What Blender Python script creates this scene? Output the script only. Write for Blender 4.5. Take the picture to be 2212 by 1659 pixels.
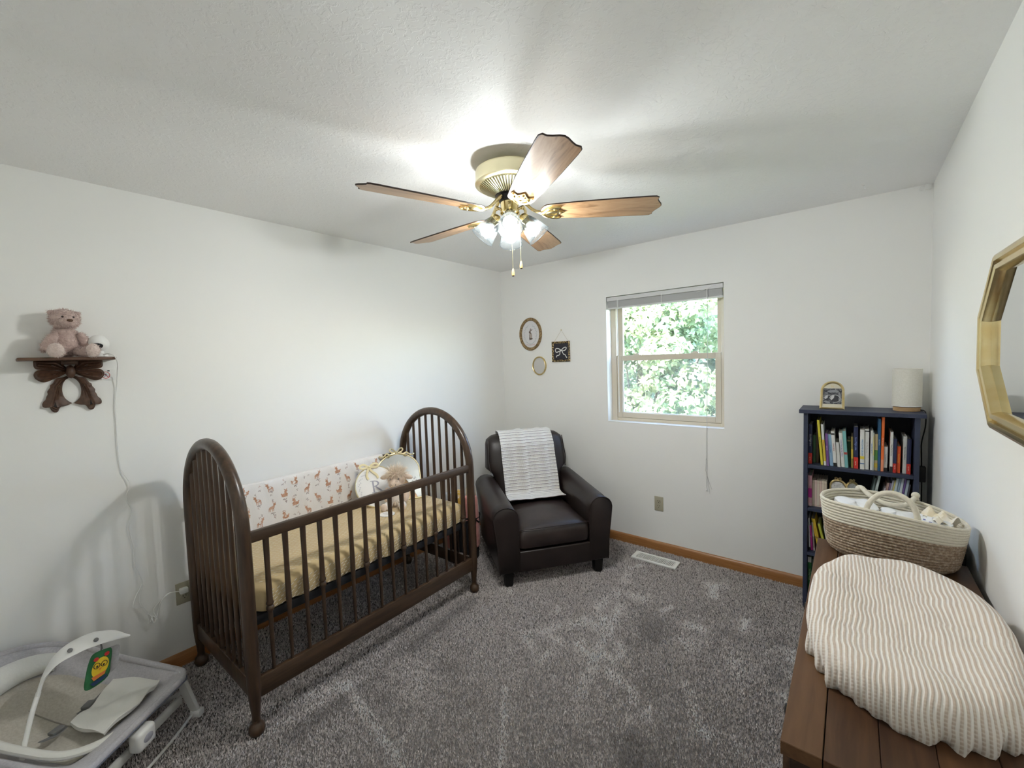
import bpy, bmesh, math, random
import numpy as np
from mathutils import Vector, Matrix

random.seed(7)
rng = np.random.default_rng(7)
rad = math.radians
scene = bpy.context.scene
COL = scene.collection
for _o in list(bpy.data.objects):
    bpy.data.objects.remove(_o, do_unlink=True)

# ------------------------------------------------------------------ camera
W, L, H = 3.085, 3.5, 2.44           # room width (x), length (-y), height
_yaw, _pitch, _roll = 0.680673, -0.0563515, -0.0330993
_cy, _sy, _cp, _sp = math.cos(_yaw), math.sin(_yaw), math.cos(_pitch), math.sin(_pitch)
_fwd = Vector((-_sy * _cp, _cy * _cp, _sp))
_rt = Vector((_cy, _sy, 0))
_up = _rt.cross(_fwd)
_r = math.cos(_roll) * _rt + math.sin(_roll) * _up
_u = -math.sin(_roll) * _rt + math.cos(_roll) * _up
cam_data = bpy.data.cameras.new('camera')
cam = bpy.data.objects.new('camera', cam_data)
COL.objects.link(cam)
cam_data.sensor_fit = 'HORIZONTAL'
cam_data.sensor_width = 36.0
cam_data.lens = 911.14 / 2212 * 36.0
cam_data.clip_start = 0.02
cam_data.clip_end = 200
cam.matrix_world = Matrix(((_r.x, _u.x, -_fwd.x, 2.75345), (_r.y, _u.y, -_fwd.y, -3.27327),
                           (_r.z, _u.z, -_fwd.z, 1.55805), (0, 0, 0, 1)))
scene.camera = cam

# ------------------------------------------------------------------ light, sky, exposure
BULB = 9.0           # watts of light from each of the four fan bulbs
BULB_COL = (1.0, 0.98, 0.95)
SKY = 2.3
SUN = 22.0
scene.view_settings.view_transform = 'Standard'
scene.view_settings.look = 'None'
scene.view_settings.gamma = 1.0
scene.view_settings.use_curve_mapping = False
scene.view_settings.exposure = 1.08
scene.cycles.use_denoising = True
scene.cycles.max_bounces = 10
scene.cycles.diffuse_bounces = 8
scene.cycles.glossy_bounces = 3
scene.cycles.transparent_max_bounces = 12
scene.cycles.sample_clamp_indirect = 2.5
scene.cycles.use_adaptive_sampling = True
scene.cycles.adaptive_threshold = 0.15
scene.cycles.adaptive_min_samples = 16
world = bpy.data.worlds.new('sky')
scene.world = world
world.use_nodes = True
_nt = world.node_tree
_nt.nodes.clear()
_sky = _nt.nodes.new('ShaderNodeTexSky')
_sky.sky_type = 'NISHITA'
_sky.sun_disc = False
_sky.sun_elevation = rad(52)
_sky.sun_rotation = rad(200)
_bg = _nt.nodes.new('ShaderNodeBackground')
_bg.inputs['Strength'].default_value = SKY
_wo = _nt.nodes.new('ShaderNodeOutputWorld')
_nt.links.new(_sky.outputs[0], _bg.inputs['Color'])
_nt.links.new(_bg.outputs[0], _wo.inputs['Surface'])
_sd = bpy.data.lights.new('sun', 'SUN')
_sd.energy = SUN
_sd.angle = rad(0.6)
_sd.color = (1.0, 0.96, 0.88)
sun = bpy.data.objects.new('sun', _sd)
COL.objects.link(sun)
sun.location = (0, -8, 12)
sun.rotation_euler = Vector((0.25, 0.62, -0.75)).to_track_quat('-Z', 'Y').to_euler()

# ------------------------------------------------------------------ helpers
def T(x=0, y=0, z=0):
    return Matrix.Translation((x, y, z))
def RX(a): return Matrix.Rotation(rad(a), 4, 'X')
def RY(a): return Matrix.Rotation(rad(a), 4, 'Y')
def RZ(a): return Matrix.Rotation(rad(a), 4, 'Z')
def S(x, y, z): return Matrix.Diagonal((x, y, z, 1))
def frame(o, ex, ey, ez):
    ex, ey, ez = Vector(ex).normalized(), Vector(ey).normalized(), Vector(ez).normalized()
    return Matrix(((ex.x, ey.x, ez.x, o[0]), (ex.y, ey.y, ez.y, o[1]), (ex.z, ey.z, ez.z, o[2]), (0, 0, 0, 1)))
def lerp(a, b, t): return a + (b - a) * t
def interp(x, xs, ys): return float(np.interp(x, xs, ys))
def smooth_path(pts, n=8, closed=False):
    P = [Vector(p) for p in pts]
    out = []
    m = len(P)
    rngk = range(m if closed else m - 1)
    for i in rngk:
        p0 = P[(i - 1) % m] if (closed or i > 0) else P[i] * 2 - P[i + 1]
        p1, p2 = P[i], P[(i + 1) % m]
        p3 = P[(i + 2) % m] if (closed or i + 2 < m) else p2 * 2 - p1
        for k in range(n):
            t = k / n
            out.append(0.5 * ((2 * p1) + (p2 - p0) * t + (2 * p0 - 5 * p1 + 4 * p2 - p3) * t * t
                              + (3 * p1 - p0 - 3 * p2 + p3) * t ** 3))
    if not closed:
        out.append(P[-1])
    return out

class MB:
    """collects shapes into ONE mesh"""
    def __init__(self):
        self.v, self.f, self.st, self.has_st = [], [], [], False
    def add(self, vs, fs, M=None, st=None):
        o = len(self.v)
        for p in vs:
            p = Vector(p)
            self.v.append(M @ p if M is not None else p)
        self.f += [tuple(i + o for i in f) for f in fs]
        if st is not None:
            self.has_st = True
            self.st += list(st)
        else:
            self.st += [(0, 0)] * len(vs)
        return self
    def box(self, a, b, M=None):
        x0, y0, z0 = a; x1, y1, z1 = b
        vs = [(x0, y0, z0), (x1, y0, z0), (x1, y1, z0), (x0, y1, z0), (x0, y0, z1), (x1, y0, z1), (x1, y1, z1), (x0, y1, z1)]
        return self.add(vs, [(0, 3, 2, 1), (4, 5, 6, 7), (0, 1, 5, 4), (1, 2, 6, 5), (2, 3, 7, 6), (3, 0, 4, 7)], M)
    def rbox(self, a, b, r=.01, seg=2, M=None):
        bm = bmesh.new()
        bmesh.ops.create_cube(bm, size=1)
        a, b = Vector(a), Vector(b)
        for v in bm.verts:
            v.co = Vector([lerp(a[i], b[i], v.co[i] + .5) for i in range(3)])
        bmesh.ops.bevel(bm, geom=list(bm.edges), offset=r, segments=seg, affect='EDGES', profile=.5)
        self.bm(bm, M)
        return self
    def bm(self, bm, M=None):
        bm.verts.index_update()
        self.add([v.co.copy() for v in bm.verts], [tuple(v.index for v in f.verts) for f in bm.faces], M)
        bm.free()
    def lathe(self, prof, seg=24, M=None, caps=True):
        vs, fs = [], []
        for r, z in prof:
            for k in range(seg):
                a = 2 * math.pi * k / seg
                vs.append((r * math.cos(a), r * math.sin(a), z))
        n = len(prof)
        for i in range(n - 1):
            for k in range(seg):
                k2 = (k + 1) % seg
                fs.append((i * seg + k, i * seg + k2, (i + 1) * seg + k2, (i + 1) * seg + k))
        if caps:
            if prof[0][0] > 1e-6: fs.append(tuple(range(seg))[::-1])
            if prof[-1][0] > 1e-6: fs.append(tuple((n - 1) * seg + k for k in range(seg)))
        return self.add(vs, fs, M)
    def tube(self, pts, r, seg=8, closed=False, M=None, flat=1.0, upv=None, caps=True):
        P = [Vector(p) for p in pts]
        n = len(P)
        rs = r if isinstance(r, (list, tuple)) else [r] * n
        vs, fs = [], []
        prev = None
        for i in range(n):
            if closed: t = P[(i + 1) % n] - P[i - 1]
            else: t = P[min(i + 1, n - 1)] - P[max(i - 1, 0)]
            if t.length < 1e-9: t = Vector((0, 0, 1))
            t.normalize()
            if upv is not None: a = Vector(upv)
            elif prev is not None: a = prev
            else: a = Vector((0, 0, 1)) if abs(t.z) < .9 else Vector((1, 0, 0))
            nn = a - t * a.dot(t)
            if nn.length < 1e-6:
                nn = Vector((1, 0, 0)) - t * t.x
            nn.normalize()
            b = t.cross(nn)
            prev = nn
            for k in range(seg):
                an = 2 * math.pi * k / seg
                vs.append(P[i] + nn * (rs[i] * flat * math.cos(an)) + b * (rs[i] * math.sin(an)))
        m = n if closed else n - 1
        for i in range(m):
            j = (i + 1) % n
            for k in range(seg):
                k2 = (k + 1) % seg
                fs.append((i * seg + k, i * seg + k2, j * seg + k2, j * seg + k))
        if not closed and caps:
            fs.append(tuple(range(seg))[::-1])
            fs.append(tuple((n - 1) * seg + k for k in range(seg)))
        return self.add(vs, fs, M)
    def prism(self, poly, z0, z1, M=None):
        n = len(poly)
        vs = [(p[0], p[1], z0) for p in poly] + [(p[0], p[1], z1) for p in poly]
        fs = [tuple(range(n))[::-1], tuple(range(n, 2 * n))]
        fs += [(i, (i + 1) % n, n + (i + 1) % n, n + i) for i in range(n)]
        return self.add(vs, fs, M)
    def face(self, poly, z=0, M=None):
        return self.add([(p[0], p[1], z) for p in poly], [tuple(range(len(poly)))], M)
    def loft(self, rings, cap0=True, cap1=True, M=None, closed_ring=True, loop=False):
        n = len(rings[0])
        vs = [p for r in rings for p in r]
        fs = []
        m = len(rings)
        for i in range(m if loop else m - 1):
            j = (i + 1) % m
            for k in range(n if closed_ring else n - 1):
                k2 = (k + 1) % n
                fs.append((i * n + k, i * n + k2, j * n + k2, j * n + k))
        if cap0 and not loop: fs.append(tuple(range(n))[::-1])
        if cap1 and not loop: fs.append(tuple((m - 1) * n + k for k in range(n)))
        return self.add(vs, fs, M)
    def grid(self, fn, nu, nv, M=None, thick=0.0):
        vs = [Vector(fn(i / nu, j / nv)) for j in range(nv + 1) for i in range(nu + 1)]
        st = [(i / nu, j / nv) for j in range(nv + 1) for i in range(nu + 1)]
        w = nu + 1
        fs = [(j * w + i, j * w + i + 1, (j + 1) * w + i + 1, (j + 1) * w + i) for j in range(nv) for i in range(nu)]
        if thick:
            nrm = []
            for j in range(nv + 1):
                for i in range(nu + 1):
                    du = vs[j * w + min(i + 1, nu)] - vs[j * w + max(i - 1, 0)]
                    dv = vs[min(j + 1, nv) * w + i] - vs[max(j - 1, 0) * w + i]
                    q = du.cross(dv)
                    nrm.append(q.normalized() if q.length > 1e-12 else Vector((0, 0, 1)))
            k = len(vs)
            vs2 = [vs[i] - nrm[i] * thick for i in range(k)]
            fs2 = [tuple(reversed([a + k for a in f])) for f in fs]
            rim = []
            edge = [i for i in range(nu + 1)] + [j * w + nu for j in range(1, nv + 1)] + \
                   [nv * w + i for i in range(nu - 1, -1, -1)] + [j * w for j in range(nv - 1, 0, -1)]
            for a, b in zip(edge, edge[1:] + edge[:1]):
                rim.append((b, a, a + k, b + k))
            vs, fs, st = vs + vs2, fs + fs2 + rim, st + st
        return self.add(vs, fs, M, st)
    def ball(self, c, r, seg=16, rings=10, M=None):
        if not isinstance(r, (tuple, list)): r = (r, r, r)
        vs, fs = [(c[0], c[1], c[2] - r[2])], []
        for j in range(1, rings):
            ph = -math.pi / 2 + math.pi * j / rings
            for k in range(seg):
                a = 2 * math.pi * k / seg
                vs.append((c[0] + r[0] * math.cos(ph) * math.cos(a), c[1] + r[1] * math.cos(ph) * math.sin(a), c[2] + r[2] * math.sin(ph)))
        vs.append((c[0], c[1], c[2] + r[2]))
        top = len(vs) - 1
        for k in range(seg):
            k2 = (k + 1) % seg
            fs.append((0, 1 + k2, 1 + k))
            for j in range(rings - 2):
                a = 1 + j * seg
                fs.append((a + k, a + k2, a + seg + k2, a + seg + k))
            a = 1 + (rings - 2) * seg
            fs.append((a + k, a + k2, top))
        return self.add(vs, fs, M)
    def build(self, name, mat, parent=None, smooth=True, angle=40, recalc=True, bevel=0, loc=None, rot=None):
        me = bpy.data.meshes.new(name)
        me.from_pydata([tuple(v) for v in self.v], [], self.f)
        if recalc:
            bm = bmesh.new(); bm.from_mesh(me)
            bmesh.ops.recalc_face_normals(bm, faces=bm.faces)
            bm.to_mesh(me); bm.free()
        if self.has_st:
            at = me.attributes.new('st', 'FLOAT2', 'POINT')
            at.data.foreach_set('vector', np.array(self.st, dtype=np.float32).ravel())
        if smooth:
            me.shade_smooth()
            me.set_sharp_from_angle(angle=rad(angle))
        me.materials.append(mat)
        o = bpy.data.objects.new(name, me)
        COL.objects.link(o)
        if parent is not None: o.parent = parent
        if loc is not None: o.location = loc
        if rot is not None: o.rotation_euler = rot
        if bevel:
            b = o.modifiers.new('bevel', 'BEVEL')
            b.width = bevel; b.segments = 2; b.limit_method = 'ANGLE'
        return o

def empty(name, label, cat, loc=(0, 0, 0), rotz=0.0, group=None):
    o = bpy.data.objects.new(name, None)
    COL.objects.link(o)
    o.location = loc
    o.rotation_euler = (0, 0, rad(rotz))
    o.empty_display_size = .05
    return tag(o, label, cat, group)
def tag(o, label, cat, group=None):
    o['label'] = label; o['category'] = cat
    if group: o['group'] = group
    return o
def struct(o):
    o['kind'] = 'structure'
    return o
def dup(o, parent=None, loc=None, rot=None):
    c = o.copy(); COL.objects.link(c)
    c.parent = parent
    if loc is not None: c.location = loc
    if rot is not None: c.rotation_euler = rot
    return c
def dup_tree(o, parent=None):
    c = dup(o, parent)
    for ch in list(o.children):
        dup_tree(ch, c)
    return c
def text_mesh(body, size, name, mat, parent=None, M=None, extrude=0.0002, align='CENTER', space=1.0):
    cu = bpy.data.curves.new('tmp', 'FONT')
    cu.body = body; cu.size = size; cu.align_x = align; cu.align_y = 'CENTER'; cu.extrude = extrude
    cu.space_character = space; cu.resolution_u = 2
    ob = bpy.data.objects.new('tmp', cu); COL.objects.link(ob)
    dg = bpy.context.evaluated_depsgraph_get()
    me = bpy.data.meshes.new_from_object(ob.evaluated_get(dg))
    bpy.data.objects.remove(ob, do_unlink=True); bpy.data.curves.remove(cu)
    if M is not None: me.transform(M)
    me.materials.clear(); me.materials.append(mat)
    me.name = name
    o = bpy.data.objects.new(name, me); COL.objects.link(o)
    if parent is not None: o.parent = parent
    return o

# ------------------------------------------------------------------ materials
def nodes(name):
    m = bpy.data.materials.new(name)
    m.use_nodes = True
    nt = m.node_tree
    b = nt.nodes['Principled BSDF']
    return m, nt, b
def N(nt, kind, **kw):
    n = nt.nodes.new(kind)
    for k, v in kw.items(): setattr(n, k, v)
    return n
def rgba(c): return (c[0], c[1], c[2], 1.0)
def mapping(nt, stretch=(1, 1, 1), coord='Object'):
    tc = N(nt, 'ShaderNodeTexCoord')
    mp = N(nt, 'ShaderNodeMapping')
    mp.inputs['Scale'].default_value = stretch
    nt.links.new(tc.outputs[coord], mp.inputs['Vector'])
    return mp.outputs['Vector']
def ramp(nt, fac, stops):
    r = N(nt, 'ShaderNodeValToRGB')
    e = r.color_ramp.elements
    while len(e) < len(stops): e.new(.5)
    for i, (p, c) in enumerate(stops):
        e[i].position = p; e[i].color = rgba(c) if len(c) == 3 else c
    nt.links.new(fac, r.inputs['Fac'])
    return r.outputs['Color']
def noise(nt, vec, scale, detail=3, rough=.5, dist=0):
    n = N(nt, 'ShaderNodeTexNoise')
    n.inputs['Scale'].default_value = scale; n.inputs['Detail'].default_value = detail
    n.inputs['Roughness'].default_value = rough; n.inputs['Distortion'].default_value = dist
    nt.links.new(vec, n.inputs['Vector'])
    return n.outputs['Fac']
def bump(nt, b, h, strength=.3, dist=.002):
    n = N(nt, 'ShaderNodeBump')
    n.inputs['Strength'].default_value = strength; n.inputs['Distance'].default_value = dist
    nt.links.new(h, n.inputs['Height'])
    nt.links.new(n.outputs['Normal'], b.inputs['Normal'])
def mat(name, c, rough=.5, metal=0, c2=None, nscale=10, stretch=(1, 1, 1), lo=.35, hi=.65, detail=3, dist=0,
        bscale=0, bstr=.3, bdist=.002, bstretch=None, spec=.5, sheen=0, coat=0):
    m, nt, b = nodes(name)
    b.inputs['Roughness'].default_value = rough
    b.inputs['Metallic'].default_value = metal
    b.inputs['Specular IOR Level'].default_value = spec
    b.inputs['Base Color'].default_value = rgba(c)
    if sheen: b.inputs['Sheen Weight'].default_value = sheen
    if coat:
        b.inputs['Coat Weight'].default_value = coat
        b.inputs['Coat Roughness'].default_value = .15
    if c2 is not None:
        f = noise(nt, mapping(nt, stretch), nscale, detail, .55, dist)
        nt.links.new(ramp(nt, f, [(lo, c), (hi, c2)]), b.inputs['Base Color'])
    if bscale:
        f = noise(nt, mapping(nt, bstretch or (1, 1, 1)), bscale, 3)
        bump(nt, b, f, bstr, bdist)
    return m
def math_node(nt, op, a, bval=None, clamp=False):
    n = N(nt, 'ShaderNodeMath', operation=op, use_clamp=clamp)
    for i, x in enumerate((a, bval)):
        if x is None: continue
        if isinstance(x, (int, float)): n.inputs[i].default_value = x
        else: nt.links.new(x, n.inputs[i])
    return n.outputs[0]
def st_xy(nt):
    a = N(nt, 'ShaderNodeAttribute', attribute_name='st')
    s = N(nt, 'ShaderNodeSeparateXYZ')
    nt.links.new(a.outputs['Vector'], s.inputs[0])
    return s.outputs[0], s.outputs[1], a.outputs['Vector']
def emit(name, c, strength):
    m = bpy.data.materials.new(name); m.use_nodes = True
    nt = m.node_tree; nt.nodes.clear()
    e = N(nt, 'ShaderNodeEmission'); e.inputs[0].default_value = rgba(c); e.inputs[1].default_value = strength
    o = N(nt, 'ShaderNodeOutputMaterial'); nt.links.new(e.outputs[0], o.inputs[0])
    return m

m_wall = mat('wall_paint', (.868, .865, .842), .55, bscale=90, bstr=.10, bdist=.0015, spec=.35)
m_ceiling, _nt, _b = nodes('ceiling_paint')
_b.inputs['Base Color'].default_value = rgba((.915, .913, .907)); _b.inputs['Roughness'].default_value = .85
_v = mapping(_nt)
_n1 = noise(_nt, _v, 42, 4, .6, .8)
_k = ramp(_nt, _n1, [(.50, (0, 0, 0)), (.58, (1, 1, 1))])
bump(_nt, _b, _k, .32, .0035)
m_carpet_base = mat('carpet_backing', (.085, .078, .074), .95, c2=(.14, .13, .125), nscale=260)
m_oak = mat('oak_trim', (.30, .125, .038), .38, c2=(.40, .185, .062), nscale=9, stretch=(.6, .6, 22), bscale=0, coat=.15)
m_crib = mat('walnut_stain', (.032, .0175, .0098), .34, c2=(.070, .039, .021), nscale=14, stretch=(3, 3, .35), coat=.1)
m_crib_h = mat('walnut_stain_rail', (.036, .020, .011), .36, c2=(.070, .041, .023), nscale=14, stretch=(3, .35, 3), coat=.1)
m_black = mat('black_fabric', (.010, .010, .012), .8, bscale=400, bstr=.2)
m_leather = mat('brown_leather', (.013, .0080, .0068), .42, c2=(.021, .0130, .0112), nscale=7, bscale=260, bstr=.22, bdist=.001, spec=.55)
m_leather_worn = mat('worn_leather', (.020, .0125, .0108), .40, c2=(.045, .030, .026), nscale=5, lo=.45, hi=.8, bscale=200, bstr=.25, bdist=.001, spec=.6)
m_dark_leg = mat('black_leg', (.008, .007, .007), .45)
m_brass = mat('polished_brass', (.80, .66, .36), .22, 1.0)
m_brass_pale = mat('pale_brass', (.80, .74, .50), .30, 1.0)
m_gold = mat('antique_gold', (.42, .28, .12), .38, .85, c2=(.62, .45, .22), nscale=40, bscale=120, bstr=.5, bdist=.003)
m_goldleaf = mat('gold_frame', (.58, .44, .20), .34, .9, c2=(.70, .58, .32), nscale=25)
m_bronze = mat('bronze_frame', (.20, .13, .06), .5, .5, c2=(.44, .31, .16), nscale=70, lo=.4, hi=.6, bscale=160, bstr=.8, bdist=.004)
m_white = mat('white_plastic', (.82, .82, .80), .35)
m_white_mat = mat('white_enamel', (.78, .78, .75), .5)
m_beige = mat('almond_vinyl', (.64, .575, .46), .5)
m_ivory = mat('almond_plate', (.42, .39, .29), .4)
m_slot = mat('dark_slot', (.015, .014, .012), .6)
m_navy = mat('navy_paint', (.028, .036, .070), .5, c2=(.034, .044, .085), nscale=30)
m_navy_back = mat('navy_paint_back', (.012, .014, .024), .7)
m_shade = None

# ------------------------------------------------------------------ room shell
TW = .17
wx0, wx1, wz0, wz1 = 1.142, 2.042, 1.011, 2.057
struct(MB().box((-.0, -L, -.12), (W, 0, 0)).build('floor', m_carpet_base, smooth=False))
floor = bpy.data.objects['floor']
struct(MB().box((-TW, -L - TW, H), (W + TW, TW, H + .14)).build('ceiling', m_ceiling, smooth=False))
struct(MB().box((-TW, -L, -.12), (0, 0, H)).build('wall_left', m_wall, smooth=False))
struct(MB().box((W, -L, -.12), (W + TW, 0, H)).build('wall_right', m_wall, smooth=False))
struct(MB().box((-TW, -L - TW, -.12), (W + TW, -L, H)).build('wall_near', m_wall, smooth=False))
_m = MB()
_m.box((-TW, 0, -.12), (wx0, TW, H)).box((wx1, 0, -.12), (W + TW, TW, H))
_m.box((wx0, 0, -.12), (wx1, TW, wz0)).box((wx0, 0, wz1), (wx1, TW, H))
struct(_m.build('wall_far', m_wall, smooth=False))

def baseboard(name, a, b, inward):
    # profile: flat board with a rounded top edge
    a, b, n = Vector(a), Vector(b), Vector(inward)
    prof = [(.0, 0), (.015, 0), (.015, .050), (.0125, .062), (.008, .070), (.0, .075)]
    m = MB()
    m.loft([[a + n * d + Vector((0, 0, h)) for d, h in prof], [b + n * d + Vector((0, 0, h)) for d, h in prof]])
    struct(m.build(name, m_oak, angle=30))
baseboard('baseboard_left', (0, -L, 0), (0, 0, 0), (1, 0, 0))
baseboard('baseboard_far', (0, 0, 0), (W, 0, 0), (0, -1, 0))
baseboard('baseboard_right', (W, 0, 0), (W, -L, 0), (-1, 0, 0))

# carpet pile: leaning tufts, combed into vacuum lines and footprints, nap's light and shade tinted into their colour
def carpet_pile():
    n = 520000
    x = rng.uniform(.016, W - .016, n); y = rng.uniform(-L + .02, -.016, n)
    nap = np.zeros(n)
    def streak(a, b, w, s):
        a, b = np.array(a), np.array(b)
        d = b - a; ll = d @ d
        px, py = x - a[0], y - a[1]
        t = np.clip((px * d[0] + py * d[1]) / ll, 0, 1)
        q = np.hypot(px - t * d[0], py - t * d[1])
        nap[:] += s * np.exp(-(q / w) ** 2)
    streak((.84, -2.28), (1.42, -2.37), .022, .55)
    streak((.84, -2.28), (.66, -2.62), .03, .35)
    streak((1.48, -1.83), (1.73, -2.15), .016, .55)
    streak((1.64, -.89), (1.78, -1.65), .026, .45)
    streak((1.275, -2.21), (1.34, -2.34), .012, .4)
    streak((.84, -1.42), (.93, -2.55), .05, -.30)  # darker stripe along the crib front, set in the tuft colour
    streak((.91, -2.0), (.80, -2.75), .03, .25)
    for _ in range(42):          # footprints between the register and the bookcase
        c = (rng.uniform(1.3, 2.6), rng.uniform(-1.7, -.25))
        a = rng.uniform(0, 3.14); l = rng.uniform(.02, .07)
        streak((c[0] - l * math.cos(a), c[1] - l * math.sin(a)), (c[0] + l * math.cos(a), c[1] + l * math.sin(a)), rng.uniform(.015, .035), rng.uniform(.25, .6))
    for _ in range(40):
        c = (rng.uniform(.9, 2.6), rng.uniform(-2.9, -.3))
        streak(c, (c[0] + rng.uniform(-.1, .1), c[1] + rng.uniform(-.1, .1)), rng.uniform(.03, .09), rng.uniform(-.22, .22))
    nap = np.clip(nap, -.4, .8)
    az = 2.2 + .9 * np.sin(x * 7 + 2 * np.sin(y * 5)) * .6 + rng.normal(0, .9, n)
    hgt = rng.uniform(.007, .012, n); lean = rng.uniform(.001, .006, n) * (1 - .7 * np.clip(nap, 0, 1))
    wd = rng.uniform(.0020, .0034, n)
    wa = rng.uniform(0, 3.1416, n)
    V = np.empty((n, 3, 3), np.float32)
    V[:, 0] = np.stack([x - np.cos(wa) * wd, y - np.sin(wa) * wd, np.full(n, -.001)], 1)
    V[:, 1] = np.stack([x + np.cos(wa) * wd, y + np.sin(wa) * wd, np.full(n, -.001)], 1)
    V[:, 2] = np.stack([x + np.cos(az) * lean, y + np.sin(az) * lean, hgt], 1)
    me = bpy.data.meshes.new('carpet_pile')
    me.vertices.add(n * 3); me.vertices.foreach_set('co', V.ravel())
    me.loops.add(n * 3); me.loops.foreach_set('vertex_index', np.arange(n * 3, dtype=np.int32))
    me.polygons.add(n); me.polygons.foreach_set('loop_start', np.arange(0, n * 3, 3, dtype=np.int32))
    base = np.where(rng.random(n)[:, None] < .5, np.array([[.525, .480, .465]]), np.array([[.70, .655, .640]]))
    base = base * rng.uniform(.68, 1.28, n)[:, None] * (1 + nap[:, None] * 1.25)
    colr = np.ones((n, 3, 4), np.float32); colr[:, :, :3] = np.clip(base, 0.01, .92)[:, None, :]
    at = me.color_attributes.new('tuft', 'FLOAT_COLOR', 'POINT')
    at.data.foreach_set('color', colr.ravel())
    me.update(); me.validate()
    m, nt, b = nodes('carpet_yarn')
    a = N(nt, 'ShaderNodeAttribute', attribute_name='tuft')
    nt.links.new(a.outputs['Color'], b.inputs['Base Color'])
    b.inputs['Roughness'].default_value = .9; b.inputs['Specular IOR Level'].default_value = .15
    me.materials.append(m)
    o = bpy.data.objects.new('carpet_pile', me); COL.objects.link(o)
    o.parent = floor
    o['kind'] = 'stuff'; o['label'] = 'grey brown cut-pile carpet with vacuum lines and footprints'
carpet_pile()

# ------------------------------------------------------------------ window
m_glass = bpy.data.materials.new('window_glass'); m_glass.use_nodes = True
_nt = m_glass.node_tree; _nt.nodes.clear()
_t = N(_nt, 'ShaderNodeBsdfTransparent'); _g = N(_nt, 'ShaderNodeBsdfGlossy'); _g.inputs['Roughness'].default_value = .02
_x = N(_nt, 'ShaderNodeMixShader'); _x.inputs[0].default_value = .05
_o = N(_nt, 'ShaderNodeOutputMaterial')
_nt.links.new(_t.outputs[0], _x.inputs[1]); _nt.links.new(_g.outputs[0], _x.inputs[2]); _nt.links.new(_x.outputs[0], _o.inputs[0])
m_screen = bpy.data.materials.new('insect_screen'); m_screen.use_nodes = True
_nt = m_screen.node_tree; _nt.nodes.clear()
_t = N(_nt, 'ShaderNodeBsdfTransparent'); _g = N(_nt, 'ShaderNodeBsdfDiffuse'); _g.inputs[0].default_value = (.32, .34, .36, 1)
_x = N(_nt, 'ShaderNodeMixShader'); _x.inputs[0].default_value = .30
_o = N(_nt, 'ShaderNodeOutputMaterial')
_nt.links.new(_t.outputs[0], _x.inputs[1]); _nt.links.new(_g.outputs[0], _x.inputs[2]); _nt.links.new(_x.outputs[0], _o.inputs[0])

win = bpy.data.objects.new('window_1', None); COL.objects.link(win); win.location = (0, 0, wz0); struct(win)
def wbox(name, mt, boxes, parent=win, bevel=.002):
    m = MB()
    for a, b in boxes: m.box((a[0], a[1], a[2] - wz0), (b[0], b[1], b[2] - wz0))
    return m.build(name, mt, parent, smooth=False, bevel=bevel)
wbox('window_frame', m_beige, [((wx0, .085, wz0), (1.188, .155, wz1)), ((2.006, .085, wz0), (wx1, .155, wz1)),
                               ((1.188, .085, wz0), (2.006, .155, 1.040)), ((1.188, .085, 2.02), (2.006, .155, wz1))])
up_ = wbox('upper_sash', m_beige, [((1.190, .122, 1.53), (1.232, .148, 2.018)), ((1.972, .122, 1.53), (2.004, .148, 2.018)),
                             ((1.232, .122, 1.53), (1.972, .148, 1.565)), ((1.232, .122, 1.985), (1.972, .148, 2.018))])
lo_ = wbox('lower_sash', m_beige, [((1.190, .088, 1.042), (1.234, .118, 1.566)), ((1.964, .088, 1.042), (2.004, .118, 1.566)),
                             ((1.234, .088, 1.522), (1.964, .118, 1.566)), ((1.234, .088, 1.042), (1.964, .118, 1.085))])
wbox('pane', m_glass, [((1.230, .134, 1.56), (1.974, .137, 1.99))], up_, 0)
wbox('pane', m_glass, [((1.232, .102, 1.083), (1.966, .105, 1.524))], lo_, 0)
wbox('insect_screen', m_screen, [((1.19, .150, 1.04), (2.004, .1505, 1.55))], win, 0)
wbox('glazing_bead', m_white, [((1.234, .096, 1.083), (1.964, .110, 1.090)), ((1.234, .096, 1.083), (1.241, .110, 1.524))], lo_, .001)
for lx in (1.33, 1.79):
    wbox('sash_lock', m_beige, [((lx, .092, 1.566), (lx + .055, .112, 1.574)), ((lx + .016, .095, 1.574), (lx + .05, .108, 1.581))], lo_)
wbox('outer_sill', m_white, [((wx0 - .03, TW, wz0 - .03), (wx1 + .03, TW + .07, wz0 + .02))])
wbox('window_sill', m_white_mat, [((wx0, .0, wz0 - .002), (wx1, .086, wz0 + .006))])

bl = empty('window_blind', 'white mini blind drawn fully up at the top of the window', 'blind', (wx0, 0, 1.955))
def lb(name, mt, boxes, parent=bl, bevel=.0015):
    m = MB()
    for a, b in boxes: m.box((a[0] - wx0, a[1], a[2] - 1.955), (b[0] - wx0, b[1], b[2] - 1.955))
    return m.build(name, mt, parent, smooth=False, bevel=bevel)
m_blind = mat('blind_vinyl', (.66, .66, .66), .45)
lb('headrail', m_blind, [((1.148, .006, 2.020), (2.036, .042, 2.052))])
_st = []
for k in range(21):
    z = 1.968 + k * .0024
    dx = rng.uniform(-.002, .002)
    _st.append(((1.152 + dx, .010 + rng.uniform(0, .002), z), (2.030 + dx, .036, z + .0014)))
o_ = lb('slat_stack', m_blind, _st, bevel=0); o_['kind'] = 'stuff'
lb('bottom_rail', m_blind, [((1.150, .009, 1.955), (2.032, .038, 1.967))])
for lx in (1.245, 1.60, 1.93):
    lb('ladder_tape', m_white, [((lx, .004, 1.953), (lx + .004, .008, 2.03))], bevel=0)
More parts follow.
